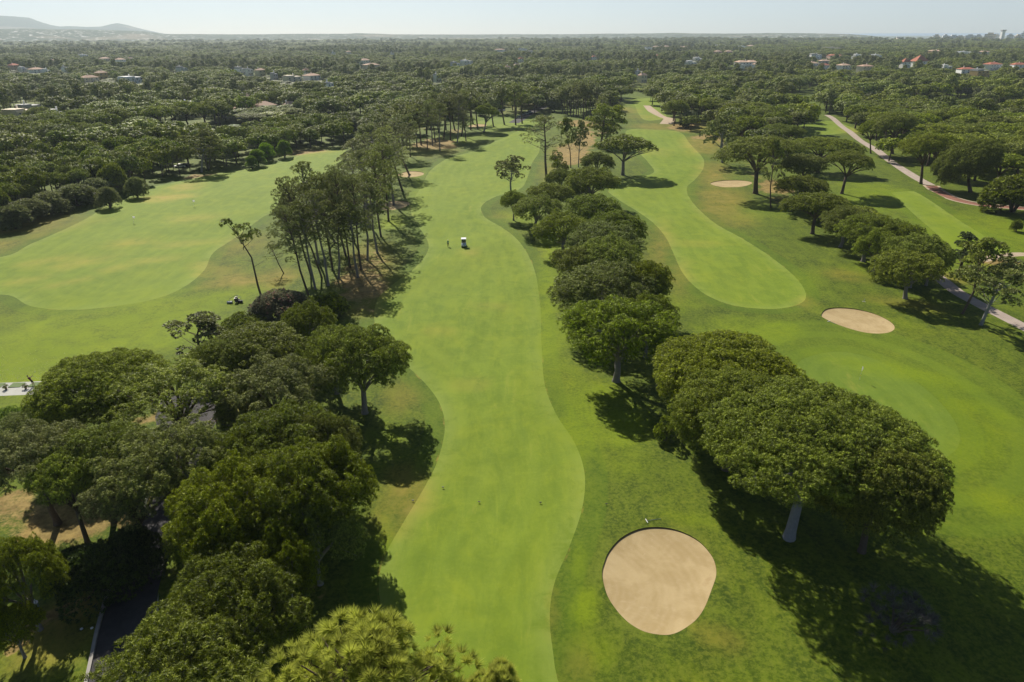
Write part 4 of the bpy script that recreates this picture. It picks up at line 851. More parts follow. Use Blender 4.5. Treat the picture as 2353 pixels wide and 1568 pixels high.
# distant town houses nobody could count
rng = np.random.default_rng(5); mb = MB()
def hill_z(x, y):
    a = math.atan2(x, y); rr = math.hypot(x, y)
    px, py, _ = project(x, y, 0); y1 = np.interp(px, *zip(*prof)); d1 = ray(px, y1); z1 = H + d1[2]/math.hypot(d1[0], d1[1])*6800
    s1 = min(1, max(0, (rr-4800)/2000)); s1 = s1*s1*(3-2*s1); return max(0, -18 + (z1+18)*s1)
for i in range(420):
    if i < 260: vx, rr = rng.uniform(-60, 430), rng.uniform(3300, 4500)
    elif i < 330: vx, rr = rng.uniform(1690, 1900), rng.uniform(3900, 4600)
    else: vx, rr = rng.uniform(430, 1690), rng.uniform(3900, 4600)
    d = ray(vx, 84); a = math.atan2(d[0], d[1]); x, y = rr*math.sin(a), rr*math.cos(a); z = 5; W = rng.uniform(10, 26); b0 = len(mb.v); c, s = math.cos(rng.uniform(0, 3)), math.sin(rng.uniform(0, 3))
    mb.box(x-W/2, x+W/2, y-6, y+6, z-3, z + rng.uniform(5, 9))
tag(mb.build('distant_town', M['white_wall']), 'scattered pale houses of the distant towns', 'town', None, 'stuff')
print('houses', time.time()-T0)

# scattered woodland
ZONES = [ # ground polygon in photo px, spacing m, kinds, H range, w scale, label, name
 ([(-60,520),(60,500),(190,478),(300,436),(400,402),(470,392),(440,372),(330,370),(200,385),(60,405),(-60,425)], 6.0, ['mid1','mid3','mid3','mid2','broad2'], (8,10.5), 'dense pine in the belt along the near left range edge', 'belt pines on the left range edge'),
 ([(480,390),(560,372),(640,352),(760,338),(800,325),(790,300),(700,305),(600,320),(480,350),(440,368)], 6.5, ['mid3','mid1','mid1'], (7.5,10), 'dark pine in the belt along the far range edge', 'belt pines on the far range edge'),
 ([(-80,400),(100,372),(250,345),(330,322),(440,300),(560,292),(700,280),(800,268),(880,255),(880,235),(700,248),(560,262),(420,262),(250,290),(100,310),(-80,330)], 11, ['mid1','mid2','mid3'], (10,13), 'large pine in the second belt beyond the left range road', 'pines of the second left belt'),
 ([(1545,292),(1600,285),(1640,300),(1700,345),(1760,345),(1830,320),(1850,300),(1800,262),(1720,240),(1600,232),(1540,232),(1530,245),(1545,265)], 10.5, ['mid2','mid1','midmar1'], (10,14), 'pine in the wood between the second fairway and the far right fairway', 'pines between the right fairways'),
 ([(1930,268),(1990,318),(2050,348),(2150,398),(2240,430),(2420,460),(2420,330),(2200,300),(2050,262),(1930,250)], 11, ['mid1','mid2','mid3'], (9.5,12), 'pine in the thick wood right of the cart path', 'pines right of the cart path'),
 ([(1230,262),(1290,240),(1420,240),(1420,222),(1290,225),(1190,245),(1130,262)], 11, ['mid2','midmar2','mid1'], (10,15), 'pine behind the car park and the far green', 'pines behind the far green'),
 ([(1780,462),(1830,480),(1900,535),(1960,560),(2020,600),(2040,590),(1960,535),(1900,500),(1830,455),(1800,425)], 9, ['mid3'], (6,7.5), 'lower pine inside the right hand diagonal row', 'lower pines of the diagonal row'),
]
cand = []
for zi, (poly, sp, kinds, hr, lab, grp) in enumerate(ZONES):
    P = gp(poly, True, 2); rng = np.random.default_rng(200+zi); n = int((np.ptp(P[:, 0])*np.ptp(P[:, 1]))/(sp*sp)*2.2)
    X0 = rng.uniform(P[:, 0].min(), P[:, 0].max(), n); Y0 = rng.uniform(P[:, 1].min(), P[:, 1].max(), n); k = inpoly(P, X0, Y0)
    for x, y in zip(X0[k], Y0[k]):
        if all((x-s[0])**2 + (y-s[1])**2 > (sp*.55 + s[2]*.45)**2 for s in SPOTS) and all((x-h[0])**2 + (y-h[1])**2 > (h[2]*.5+3)**2 for h in houses):
            hh = rng.uniform(*hr); SPOTS.append((x, y, sp*.62))
            dd = math.hypot(x, y); front = any(0 < h[1]-y < 60 and abs(x-h[0]*y/h[1]) < h[2]*.55 for h in houses)
            if front: hh *= .6
            cand.append((sp*.66*rng.uniform(.85, 1.2)/dd, x, y, kinds[int(rng.integers(len(kinds)))], hh, sp*.66*rng.uniform(.85, 1.2), lab, grp))
# wide forest
rng = np.random.default_rng(77)
CLEAR = [gp(p, True, 3) for p in COURSE[2:3] + COURSE[4:5]] + [CO[0]]
CLEAR += [gp(p) for p in ([(1788,262),(1820,240),(1860,225),(1890,228),(1875,255),(1905,270),(1850,300),(1800,290)], [(2060,195),(2110,190),(2100,205)], [(0,392),(260,352),(300,335),(420,318),(420,302),(300,315),(150,345),(0,372)])]
ZP = [gp(z[0], True, 2) for z in ZONES]
SG = {}
for s in SPOTS: SG.setdefault((int(s[0]//20), int(s[1]//20)), []).append(s)
farpts = []
bands = []; r = 200.
while r < 4650:
    s = max(12.3, .0080*r); bands.append((r, s)); r += s*.88
for bi, (r, s) in enumerate(bands):
    amax = R_(46) if r > 500 else R_(52)
    n = int(2*amax*r/s); a = (np.arange(n)+.5*(bi % 2))/n*2*amax - amax + rng.uniform(-.33, .33, n)*s/r; rr = r + rng.uniform(-.33, .33, n)*s
    x, y = rr*np.sin(a), rr*np.cos(a)
    ok = np.ones(n, bool)
    for P in CLEAR + ZP: ok &= ~inpoly(P, x, y)
    gap = fbm(x/90, y/90, 31, 3); ok &= (gap > .30) | (rng.random(n) < .25); ok &= rng.random(n) < .95
    # the near woods only where the photo has them
    ok &= (rr < 3820 - np.clip((rr*0 + np.abs(a) - R_(60))*0, 0, 1)) | (a < R_(26))
    ok &= (rr > 300) | (a < R_(-40)) | (a > R_(33))
    for i in np.where(ok)[0]:
        X1, Y1 = x[i], y[i]; bad = False
        if r < 700:
            gx, gy = int(X1//20), int(Y1//20)
            for ii in (-1, 0, 1):
                for jj in (-1, 0, 1):
                    for q in SG.get((gx+ii, gy+jj), ()):
                        if (X1-q[0])**2 + (Y1-q[1])**2 < (q[2]*.6+4)**2: bad = True
        if bad: continue
        farpts.append([X1, Y1, s/9.4, rng.uniform(.66, 1.3)])
FPT = np.array(farpts)
hfac = np.ones(len(FPT))
for h in houses:
    L = min(330, 60 + h[1]*.13); t = h[1] - FPT[:, 1]; w = h[2]*.62 + 5
    hfac[(t > -6) & (t < L) & (np.abs(FPT[:, 0] - h[0]*FPT[:, 1]/h[1]) < w)] = .26
    hfac[(np.abs(t) < 9) & (np.abs(FPT[:, 0] - h[0]) < h[2]*.55+3)] = 0
kmix = fbm(FPT[:, 0]/160, FPT[:, 1]/160, 41, 3)
keys = list(FAR)
KI = []
for i in range(len(FPT)):
    m_ = kmix[i]; u = rng.random()
    if m_ > .60: k = (3 if u < .5 else 4) if u < .8 else 1
    elif m_ < .37: k = 5 if u < .45 else (6 if u < .55 else int(rng.integers(3)))
    else: k = int(rng.integers(3)) if u < .9 else 5
    KI.append(k)
KI = np.array(KI)
k = hfac > 0; FPT = FPT[k]; hfac = hfac[k]; KI = KI[k]
# the largest of the wide forest become trees of their own
budget = 300
for c in cand: pass
vis = [(c[0], 'z', c) for c in cand]
d = np.hypot(FPT[:, 0], FPT[:, 1]); inview = np.abs(np.arctan2(FPT[:, 0], FPT[:, 1])) < R_(37.5)
for i in np.argsort(d)[:1500]:
    if inview[i]: vis.append((5.0*FPT[i, 2]*hfac[i]/d[i], 'f', int(i)))
vis.sort(key=lambda q: -q[0])
indiv = set(); nz = 0; extra = []
for v in vis:
    if NTREE < budget + 85:
        if v[1] == 'z':
            _, x, y, kk, hh, rr, lab, grp = v[2]; R0, H0, *_ = PROTO[kk]; plant(kk, x, y, rr/R0, hh/H0, nextrot(), lab, grp, 'woodland_pine')
        else:
            i = v[2]; indiv.add(i); NTREE += 1; x, y, s, sz = FPT[i]; ki = KI[i]
            side = 'left' if x/y < -.25 else ('right' if x/y > .25 else 'middle')
            o = link('distant_pine' if ki < 5 else 'distant_leafy_tree', FAR[keys[ki]], None, (x, y, hz(x, y))); o.scale = (s*sz, s*sz, .95*s**.4*sz*hfac[i]); o.rotation_euler = (0, 0, nextrot())
            tag(o, ('single umbrella pine' if ki < 3 else 'slim pine' if ki < 5 else 'round leafy tree') + ' at the near edge of the wide %s forest' % side, 'tree', 'first trees of the wide forest, ' + side)
    else:
        if v[1] == 'z': _, x, y, kk, hh, rr, *_q = v[2]; extra.append((x, y, rr/5., hh/9.5))
rest = [i for i in range(len(FPT)) if i not in indiv]
pts = [(FPT[i, 0], FPT[i, 1], hz(FPT[i, 0], FPT[i, 1]) if d[i] < 900 else 0.) for i in rest] + [(e_[0], e_[1], hz(e_[0], e_[1])) for e_ in extra]
sxy = [FPT[i, 2]*FPT[i, 3] for i in rest] + [e_[2] for e_ in extra]; szz = [FPT[i, 2]**.4*FPT[i, 3]*hfac[i]*.95 for i in rest] + [e_[3] for e_ in extra]
kid = [int(KI[i]) for i in rest] + [j % 3 for j in range(len(extra))]
me = bpy.data.meshes.new('forest'); me.from_pydata(pts, [], [])
sa = me.attributes.new('scl', 'FLOAT_VECTOR', 'POINT'); sa.data.foreach_set('vector', np.stack([sxy, sxy, szz], 1).astype(np.float32).ravel())
ra = me.attributes.new('rot', 'FLOAT_VECTOR', 'POINT'); ra.data.foreach_set('vector', np.stack([np.zeros(len(pts)), np.zeros(len(pts)), rng.uniform(0, 6.28, len(pts))], 1).astype(np.float32).ravel())
ia = me.attributes.new('pick', 'INT', 'POINT'); ia.data.foreach_set('value', np.array(kid, np.int32))
fo = link('forest', me); tag(fo, 'pine forest stretching to the plain and the coast', 'forest', None, 'stuff')
# the far tree meshes used by the forest stand as real trees at the forest's near edge
src = []
for ki, kk in enumerate(keys):
    o = next((q for q in C.objects if q.data is FAR[kk]), None)
    if o is None:
        x, y = FPT[rest[ki*7]][:2]; o = link('distant_pine', FAR[kk], None, (x, y, 0)); tag(o, 'tree standing in the wide forest', 'tree', 'first trees of the wide forest, middle')
    src.append(o)
ng = bpy.data.node_groups.new('forest_nodes', 'GeometryNodeTree')
ng.interface.new_socket('Geometry', in_out='INPUT', socket_type='NodeSocketGeometry'); ng.interface.new_socket('Geometry', in_out='OUTPUT', socket_type='NodeSocketGeometry')
N = ng.nodes; Lk = ng.links; gi = N.new('NodeGroupInput'); go_ = N.new('NodeGroupOutput'); jn = N.new('GeometryNodeJoinGeometry'); ip = N.new('GeometryNodeInstanceOnPoints')
for o in reversed(src):
    q = N.new('GeometryNodeObjectInfo'); q.transform_space = 'ORIGINAL'; q.inputs['Object'].default_value = o; q.inputs['As Instance'].default_value = True; Lk.new(q.outputs['Geometry'], jn.inputs[0])
def named(nm, t):
    q = N.new('GeometryNodeInputNamedAttribute'); q.data_type = t; q.inputs['Name'].default_value = nm; return q.outputs['Attribute']
Lk.new(gi.outputs[0], ip.inputs['Points']); Lk.new(jn.outputs[0], ip.inputs['Instance']); ip.inputs['Pick Instance'].default_value = True
Lk.new(named('pick', 'INT'), ip.inputs['Instance Index']); Lk.new(named('scl', 'FLOAT_VECTOR'), ip.inputs['Scale'])
er = N.new('FunctionNodeEulerToRotation'); Lk.new(named('rot', 'FLOAT_VECTOR'), er.inputs[0]); Lk.new(er.outputs[0], ip.inputs['Rotation'])
Lk.new(ip.outputs[0], go_.inputs[0])
fo.modifiers.new('forest', 'NODES').node_group = ng
print('forest', len(pts), 'trees', NTREE, 'cand', len(cand), time.time()-T0)
# cypresses in the centre wood
for i, (x, y, t, l) in enumerate([(1066*SV,195*SV,155*SV,'a'),(986*SV,166*SV,138*SV,'b'),(905*SV,172*SV,156*SV,'c'),(1155*SV,212*SV,172*SV,'d'),(1165*SV,212*SV,168*SV,'e'),(1178*SV,211*SV,178*SV,'f'),(1193*SV,211*SV,176*SV,'g'),(1146*SV,214*SV,186*SV,'h')]):
    p = g(x, y, 3); plant('cypress', p[0], p[1], 1.7, min(1.9, top_h(p, x, t)/12.5), 0, ['narrow dark cypress left of the centre villas', 'tall lone cypress high in the centre wood', 'cypress beside the tan villa', 'cypress of the dark clump, tallest', 'cypress of the dark clump, second tallest', 'cypress of the dark clump, right of the tallest pair', 'cypress of the dark clump, rightmost', 'cypress of the dark clump, leftmost and low'][i], 'cypresses of the centre wood', 'cypress')

#@@OBJECTS@@
# ------------------------------------------------------------------ people
def figure(parent, J, B, mats, pick):
    me = bpy.data.meshes.new('person_body'); me.from_pydata([j[:3] for j in J], B, [])
    o = link('body', me, parent); m1 = o.modifiers.new('s', 'SKIN'); o.modifiers.new('d', 'SUBSURF').levels = 1
    if not me.skin_vertices: 
        for e_ in B: pass
    for i, j in enumerate(J): me.skin_vertices[0].data[i].radius = (j[3], j[4] if len(j) > 4 else j[3])
    me.skin_vertices[0].data[0].use_root = True
    dg = bpy.context.evaluated_depsgraph_get(); nm = bpy.data.meshes.new_from_object(o.evaluated_get(dg))
    o.modifiers.clear(); o.data = nm; nm.materials.clear()
    for q in mats: nm.materials.append(q)
    for p in nm.polygons: p.material_index = pick(p.center); p.use_smooth = True
    return o
def hand(J, B, w, d, s, curl=.5):
    """palm, four fingers and a thumb grown from wrist joint w along direction d"""
    d = Vector(d).normalized(); side = Vector(s).normalized(); n = d.cross(side); W = Vector(J[w][:3]); b = len(J)
    p = W + d*.075; J.append((*p, .032, .016)); B.append((w, b))
    for k, (o_, L) in enumerate(((-.03, .068), (-.01, .08), (.011, .075), (.03, .06))):
        a = p + side*o_ + d*.035; c = a + d*L*.5 + n*L*.25*curl; e_ = c + d*L*.35 + n*L*.5*curl; i = len(J)
        J += [(*a, .011), (*c, .010), (*e_, .008)]; B += [(b, i), (i, i+1), (i+1, i+2)]
    i = len(J); J += [(*(W + d*.03 - side*.035), .012), (*(W + d*.075 - side*.06), .010)]; B += [(b, i), (i, i+1)]
def standing():
    J = [(0,0,.95,.135,.10),(0,-.01,1.12,.125,.095),(0,-.02,1.32,.155,.11),(0,-.01,1.46,.075),(0,0,1.53,.052),(0,.015,1.61,.082,.09),(0,.01,1.70,.078,.09),
         (-.10,0,.88,.095),(-.13,.02,.50,.065),(-.15,-.02,.10,.045),(-.16,.10,.04,.04),(.10,0,.88,.095),(.13,-.02,.50,.065),(.15,-.04,.10,.045),(.16,.08,.04,.04),
         (-.19,-.01,1.40,.062),(-.26,-.03,1.13,.046),(-.25,.08,.90,.032),(.19,-.01,1.40,.062),(.27,-.03,1.13,.046),(.24,.14,.95,.032)]
    B = [(0,1),(1,2),(2,3),(3,4),(4,5),(5,6),(0,7),(7,8),(8,9),(9,10),(0,11),(11,12),(12,13),(13,14),(2,15),(15,16),(16,17),(2,18),(18,19),(19,20)]
    hand(J, B, 17, (0,.2,-1), (0,1,0)); hand(J, B, 20, (0,.5,-1), (0,1,0)); return J, B
def head_bits(parent, x, y, z, yaw, hatmat, peak=True, tilt=0):
    hd = bpy.data.objects.new('hat', (lambda mb: (mb.tube([(0,0,.045),(0,0,.075),(0,-.005,.115),(0,-.01,.135)], [.102,.098,.075,.03], 14), mb.box(-.06,.06,.07,.17,.045,.058)) and mb.mesh('hat', M[hatmat], True))(MB())); C.objects.link(hd); hd.parent = parent; hd.location = (x,y,z); hd.rotation_euler = (tilt,0,yaw)
    f = MB(); f.tube([(-.03,.083,.01),(-.03,.092,.008)], [.012,.008], 6); f.tube([(.03,.083,.01),(.03,.092,.008)], [.012,.008], 6); o = link('eyes', f.mesh('eyes', M['black_cloth']), parent, (x,y,z)); o.rotation_euler = (tilt,0,yaw)
    f = MB(); f.add([(-.014,.085,-.03),(.014,.085,-.03),(0,.115,-.028),(0,.09,.01)], [(0,1,2),(1,3,2),(3,0,2)]); f.box(-.024,.024,.078,.089,-.058,-.05); f.box(-.095,-.083,-.02,.015,-.03,.015); f.box(.083,.095,-.02,.015,-.03,.015)
    o = link('face', f.mesh('face', M['skin']), parent, (x,y,z)); o.rotation_euler = (tilt,0,yaw)
bx, by = g(1029.8, 566); e = empty('person', (bx, by, hfull(bx, by)-.05), R_(10), 'person in teal shirt, dark trousers and white cap standing near the cart', 'person')
J, B = standing()
figure(e, J, B, [M['teal_cloth'], M['black_cloth'], M['skin']], lambda c: 2 if (c.z > 1.49 or (abs(c.x) > .2 and c.z < 1.18)) else (0 if c.z > .97 else 1))
head_bits(e, 0, .015, 1.66, 0, 'white_cloth')
bx, by = g(76, 886.5); gz = hfull(bx, by)-.01
e = empty('person', (bx, by, gz), R_(8), 'person in maroon top and dark shorts swinging a club on the range mat', 'person')
J = [(-.05,0,.93,.13,.10),(-.13,.0,1.10,.12,.095),(-.22,-.02,1.28,.15,.11),(-.27,0,1.42,.075),(-.31,.01,1.48,.052),(-.35,.03,1.56,.082,.09),(-.37,.03,1.65,.078,.09),
     (-.10,.02,.86,.09),(-.04,.05,.48,.06),(.02,.0,.10,.042),(.02,.10,.04,.04),(.06,0,.86,.09),(.16,.05,.48,.06),(.20,-.02,.10,.042),(.22,.10,.04,.04),
     (-.12,.10,1.36,.06),(.08,.18,1.42,.045),(.27,.12,1.62,.032),(-.30,-.12,1.35,.06),(-.05,-.16,1.38,.046),(.20,.0,1.56,.032)]
B = [(0,1),(1,2),(2,3),(3,4),(4,5),(5,6),(0,7),(7,8),(8,9),(9,10),(0,11),(11,12),(12,13),(13,14),(2,15),(15,16),(16,17),(2,18),(18,19),(19,20)]
hand(J, B, 17, (.8,-.1,.6), (0,1,.3), 1.2); hand(J, B, 20, (.8,.3,.6), (0,1,.3), 1.2)
figure(e, J, B, [M['maroon_cloth'], M['black_cloth'], M['skin'], M['white_cloth']], lambda c: 3 if c.z < .09 else (2 if (c.z < .52 or (c.z > 1.44 and c.x < -.2) or (c.x > .02 and c.z > 1.3)) else (0 if c.z > .95 else 1)))
head_bits(e, -.36, .03, 1.61, R_(20), 'black_cloth')
mb = MB(); mb.tube([(.28,.08,1.63),(.50,.04,1.86),(.95,-.05,2.30)], [.016,.008,.006], 6); mb.box(.93,1.03,-.08,-.03,2.28,2.36); mb.build('golf_club', M['grey_metal']).location = (bx, by, gz)
tag(bpy.data.objects['golf_club'], 'golf club raised in the hands of the swinging player', 'golf club')

# ------------------------------------------------------------------ golf cart
bx, by = g(1066, 566); e = empty('golf_cart', (bx, by, hfull(bx, by)), R_(4), 'white roofed golf cart with bluish body parked on the fairway', 'golf cart')
mb = MB(); mb.add([(-.58,-1.1,.30),(.58,-1.1,.30),(.58,-.35,.30),(-.58,-.35,.30),(-.50,-1.12,.62),(.50,-1.12,.62),(.56,-.45,.95),(-.56,-.45,.95)], [(0,3,2,1),(4,5,6,7),(0,1,5,4),(1,2,6,5),(2,3,7,6),(3,0,4,7)])
mb.box(-.58,.58,-.35,.55,.26,.36); mb.box(-.6,.6,.3,1.2,.36,.72,.04,.03); mb.build('body', M['cart_body'], e)
MB().box(-.62,.62,-.55,1.0,1.86,1.93,.06,.06).build('roof', M['white_paint'], e)
for sx in (-1, 1):
    for y0, y1 in ((-.45,-.38),(.92,.92)): MB().tube([(sx*.54,y0,.7),(sx*.54,y1,1.87)], .02, 6).build('post', M['grey_metal'], e)
MB().box(-.5,.5,.25,.62,.72,.86,.03,.03).build('seat', M['cream_wall'], e); MB().box(-.5,.5,.64,.74,.9,1.3,.03,.02).build('backrest', M['cream_wall'], e)
MB().box(-.5,.5,-.47,-.45,1.0,1.8).build('windscreen', M['window_glass'], e)
MB().tube([(-.25+.16*math.cos(t), -.2+.05*math.sin(t), .98+.14*math.sin(t)) for t in np.linspace(0,6.28,13)], .015, 5).build('steering_wheel', M['black_plastic'], e)
for sx in (-1, 1):
    for yy in (-.78, .82):
        w_ = MB().tube([(sx*.46,yy,.23),(sx*.62,yy,.23)], .23, 16).build('wheel', M['rubber'], e); MB().tube([(sx*.615,yy,.23),(sx*.63,yy,.23)], .12, 12).build('rim', M['white_paint'], w_)
    MB().tube([(sx*.42,-1.1,.55),(sx*.42,-1.14,.55)], .07, 10).build('headlight', M['white_paint'], e)
for sx in (-1, 1):
    b_ = MB(); b_.tube([(sx*.25,1.05,.5),(sx*.25,1.18,1.35)], [.13,.15], 10); bg_ = b_.build('golf_bag', M['black_cloth']); bg_.location = e.location; bg_.rotation_euler = e.rotation_euler
    tag(bg_, 'golf bag strapped to the rear of the cart, %s one' % ('left' if sx < 0 else 'right'), 'golf bag')
    for k in range(5): MB().tube([(sx*.25+.03*(k-2),1.18,1.3),(sx*.25+.04*(k-2),1.22,1.58+.03*k)], .012, 5).build('club', M['grey_metal'], bg_)

# ------------------------------------------------------------------ ball collector on the range
bx, by = g(545, 698); e = empty('ball_collector', (bx, by, hfull(bx, by)), R_(8), 'grey ball collecting machine with rollers parked on the driving range', 'range machine')
def roller(x0, x1, y, mt, r):
    o = MB().tube([(x0,y,.25),(x1,y,.25)], r, 14).build('roller', M[mt], e)
    MB().tube([(x0-.02,y,.25),(x0,y,.25)], r+.03, 14).build('end_disc', M['grey_metal'], o); MB().tube([(x1,y,.25),(x1+.02,y,.25)], r+.03, 14).build('end_disc', M['grey_metal'], o)
roller(-1.7,-.75,-.3,'silver_paint',.24); roller(.25,1.1,-.15,'black_plastic',.26); roller(-.5,.4,.7,'black_plastic',.24)
fr = MB(); 
for a, c in (((-1.2,-.3,.9),(0,.3,1.5)),((0,.3,1.5),(.85,0,1.1)),((-1.2,-.3,.9),(-1.2,-.3,.45)),((.85,0,1.1),(.85,0,.4)),((0,.3,1.5),(0,.3,.4)),((-1.7,-.3,.5),(1.2,-.1,.5)),((0,.3,.5),(0,-.9,.4)),((-.3,.3,.5),(-.3,-.3,.5))): fr.tube([a, c], .04, 6)
fr.build('frame', M['silver_paint'], e); MB().box(-.35,.25,-.25,.45,.45,.95,.04,.04).build('engine_box', M['black_plastic'], e); MB().box(-.4,-.32,-.2,.4,.5,.9).build('side_plate', M['white_paint'], e)
MB().box(-.25,.15,.1,.45,.96,1.1).build('seat', M['black_plastic'], e)

# ------------------------------------------------------------------ flags, rakes, markers
bx, by = g(1974.5, 876.5); z0 = hfull(bx, by); e = empty('flagstick', (bx, by, z0), 0, 'flagstick with white flag on the putting green', 'flagstick')
MB().tube([(0,0,0),(0,0,2.25)], [.014,.011], 6).build('pole', M['white_paint'], e)
MB().add([(0,0,2.22),(.14,.03,2.12),(.17,-.02,1.8),(.07,.03,1.5),(0,0,1.55),(0,.012,2.22),(.14,.042,2.12),(.17,-.008,1.8),(.07,.042,1.5),(0,.012,1.55)], [(0,1,2,3,4),(9,8,7,6,5),(0,5,6,1),(1,6,7,2),(2,7,8,3),(3,8,9,4)]).build('flag', M['flag_cloth'], e)
MB().tube([(0,0,.62),(0,0,.70),(0,0,.78)], [.03,.07,.03], 10).build('distance_ball', M['yellow_paint'], e)
MB().tube([(0,0,.002),(0,0,.006)], .054, 14).build('hole_cup', M['black_plastic'], e)
for x, y, l in ((308,515,'nearer'),(445,475,'farther')):
    bx, by = g(x, y); e = empty('target_flag', (bx, by, hfull(bx, by)), 0, '%s white target flag on the driving range' % l, 'target flag', 'target flags on the range')
    MB().tube([(0,0,0),(0,0,1.9)], .02, 6).build('pole', M['white_paint'], e); MB().add([(0,0,1.9),(.62,.05,1.85),(.6,0,1.3),(0,0,1.35),(0,.02,1.9),(.62,.07,1.85),(.6,.02,1.3),(0,.02,1.35)], [(0,1,2,3),(7,6,5,4),(0,4,5,1),(1,5,6,2),(2,6,7,3)]).build('flag', M['flag_cloth'], e)
def rake(x, y, x2, y2, label):
    a, c = g(x, y), g(x2, y2); an = math.atan2(c[1]-a[1], c[0]-a[0]); L = max(1.5, min(1.9, math.hypot(c[0]-a[0], c[1]-a[1])))
    e = empty('bunker_rake', (a[0], a[1], hfull(*a)+.03), an, label, 'rake'); MB().tube([(-L,0,.02),(0,0,.03)], .016, 6).build('handle', M['blue_paint'], e)
    h = MB().box(-.03,.03,-.3,.3,.0,.05); [h.box(-.012,.012,t,t+.015,-.05,0) for t in np.arange(-.28,.28,.06)]; h.build('rake_head', M['white_paint'], e)
rake(1485,1206,1452,1211,'rake lying on the grass above the large round bunker'); rake(1984,697,1981,704,'small rake on the grass above the oval bunker'); rake(1903,745,1893,741,'rake lying at the left rim of the oval bunker')
for i, (x, y) in enumerate([(949,1153),(1018,1121),(1101,1154),(1242,1158),(1393,1166)]):
    bx, by = g(x, y); e = empty('yardage_marker', (bx, by, hfull(bx, by)), R_(-6), 'small black marker plate, ' + ['leftmost, on dry rough','farthest back near the left fairway edge','third from the left on the fairway','fourth from the left on the fairway','rightmost, in the dark rough above the bunker'][i], 'marker', 'black marker plates across the first fairway')
    MB().box(-.13,.13,-.05,.05,.16,.22,.01,.01).build('plate', M['black_plastic'], e); MB().tube([(0,0,-.02),(0,0,.16)], .02, 6).build('stem', M['black_plastic'], e)
for i, (x, y) in enumerate([(185,1439),(209,1438)]):
    bx, by = g(x, y); e = MB().tube([(0,0,0),(0,0,.05),(0,0,.07)], [.13,.12,.05], 14).build('tee_marker', M['white_paint']); e.location = (bx, by, hfull(bx, by)); tag(e, 'round white tee marker on the lower left grass, %s one' % ('larger left' if i == 0 else 'smaller right'), 'tee marker')
bx, by = g(80, 1392); e = empty('litter_bin', (bx, by, hfull(bx, by)), .3, 'blue grey litter bin with pale rim in the shade at the lower left', 'litter bin')
MB().tube([(0,0,0),(0,0,.85)], [.26,.31], 14).build('bin_body', M['blue_grey'], e); MB().tube([(0,0,.851),(0,0,.90)], [.33,.33], 14).build('rim', M['silver_paint'], e); MB().tube([(.1,.1,0),(.1,.1,1.2)], .04, 8).build('post', M['grey_metal'], e)
# range mats, dividers, balls
for k in range(-5, 4):
    x0 = 17.4 + 45.8*k; q = [g(x0, 889.4), g(x0+28, 889.1), g(x0+41, 878.6), g(x0+13, 879.2)]; zz = max(hfull(*p_) for p_ in q)
    c_ = np.mean(q, 0); e = MB().add([(p_[0]-c_[0], p_[1]-c_[1], 0) for p_ in q] + [(p_[0]-c_[0], p_[1]-c_[1], .035) for p_ in q], [(3,2,1,0),(4,5,6,7),(0,1,5,4),(1,2,6,5),(2,3,7,6),(3,0,4,7)]).build('hitting_mat', M['mat_green'])
    e.location = (c_[0], c_[1], zz+.005); tag(e, 'green hitting mat on the concrete range terrace', 'hitting mat', 'hitting mats on the range terrace')
    bx, by = g(x0+42, 893); R0, H0, cm, tm = PROTO['sapling']; e = empty('planter', (bx, by, hfull(bx, by)), k*1.7, 'small leafy potted plant between two hitting mats', 'potted plant', 'potted plants between the hitting mats'); e.scale = (1,)*3
    p_ = MB().tube([(0,0,0),(0,0,.28)], [.14,.18], 12).build('pot', M['wood'], e); c2 = link('crown', cm, e); c2.scale = (.24,.24,.22); c2.location = (0,0,.2); t2 = link('stem', tm, e); t2.scale = (.24,.24,.22); t2.location = (0,0,.2)
rngb = np.random.default_rng(9); mb = MB()
for i in range(420):
    x, y = rngb.uniform(-60, 150), 874 - abs(rngb.normal())*26
    bx, by = g(x, y); z = hz(bx, by)+.02; r = .035; mb.add([(bx+r,by,z),(bx,by+r,z),(bx-r,by,z),(bx,by-r,z),(bx,by,z+r),(bx,by,z-r)], [(0,1,4),(1,2,4),(2,3,4),(3,0,4)])
tag(mb.build('golf_balls', M['white_paint']), 'practice balls strewn on the grass before the range terrace', 'golf balls', None, 'stuff')
# kerbs
def kerb(px, off, w, hh, mt, label):
    c_ = gp(px, False, 6); d_ = np.gradient(c_, axis=0); d_ /= np.linalg.norm(d_, axis=1)[:, None]; nn = np.stack([-d_[:, 1], d_[:, 0]], 1); mb = MB()
    P0 = c_ + nn*(off-w/2); P1 = c_ + nn*(off+w/2); zz = [hz(*q)+hh for q in c_]; n = len(c_)
    v = [(P0[i][0],P0[i][1],zz[i]) for i in range(n)] + [(P1[i][0],P1[i][1],zz[i]) for i in range(n)] + [(P0[i][0],P0[i][1],zz[i]-hh-.3) for i in range(n)] + [(P1[i][0],P1[i][1],zz[i]-hh-.3) for i in range(n)]
    f = []
    for i in range(n-1): f += [(i,i+1,n+i+1,n+i),(i,2*n+i,2*n+i+1,i+1),(n+i,n+i+1,3*n+i+1,3*n+i)]
    mb.add(v, f); o = mb.build('kerb', M[mt]); tag(o, label, None, None, 'structure')
AP_ = [(215,1900),(240,1740),(262,1600),(280,1500),(293,1420),(312,1345),(342,1270),(372,1195),(398,1110)]
kerb(AP_, 2.35, .28, .12, 'kerb_stone', 'stone kerb on the outer side of the asphalt path'); kerb(AP_, -2.35, .28, .12, 'kerb_stone', 'stone kerb on the inner side of the asphalt path')
GP_ = [(2139,427),(2160,446),(2195,462),(2250,474),(2310,480),(2380,484)]
kerb(GP_, -2.1, .8, .08, 'sandy_path', 'cream kerb along the grass side of the gravel path'); kerb(GP_, 2.1, .7, .08, 'sandy_path', 'cream kerb along the woodland side of the gravel path')
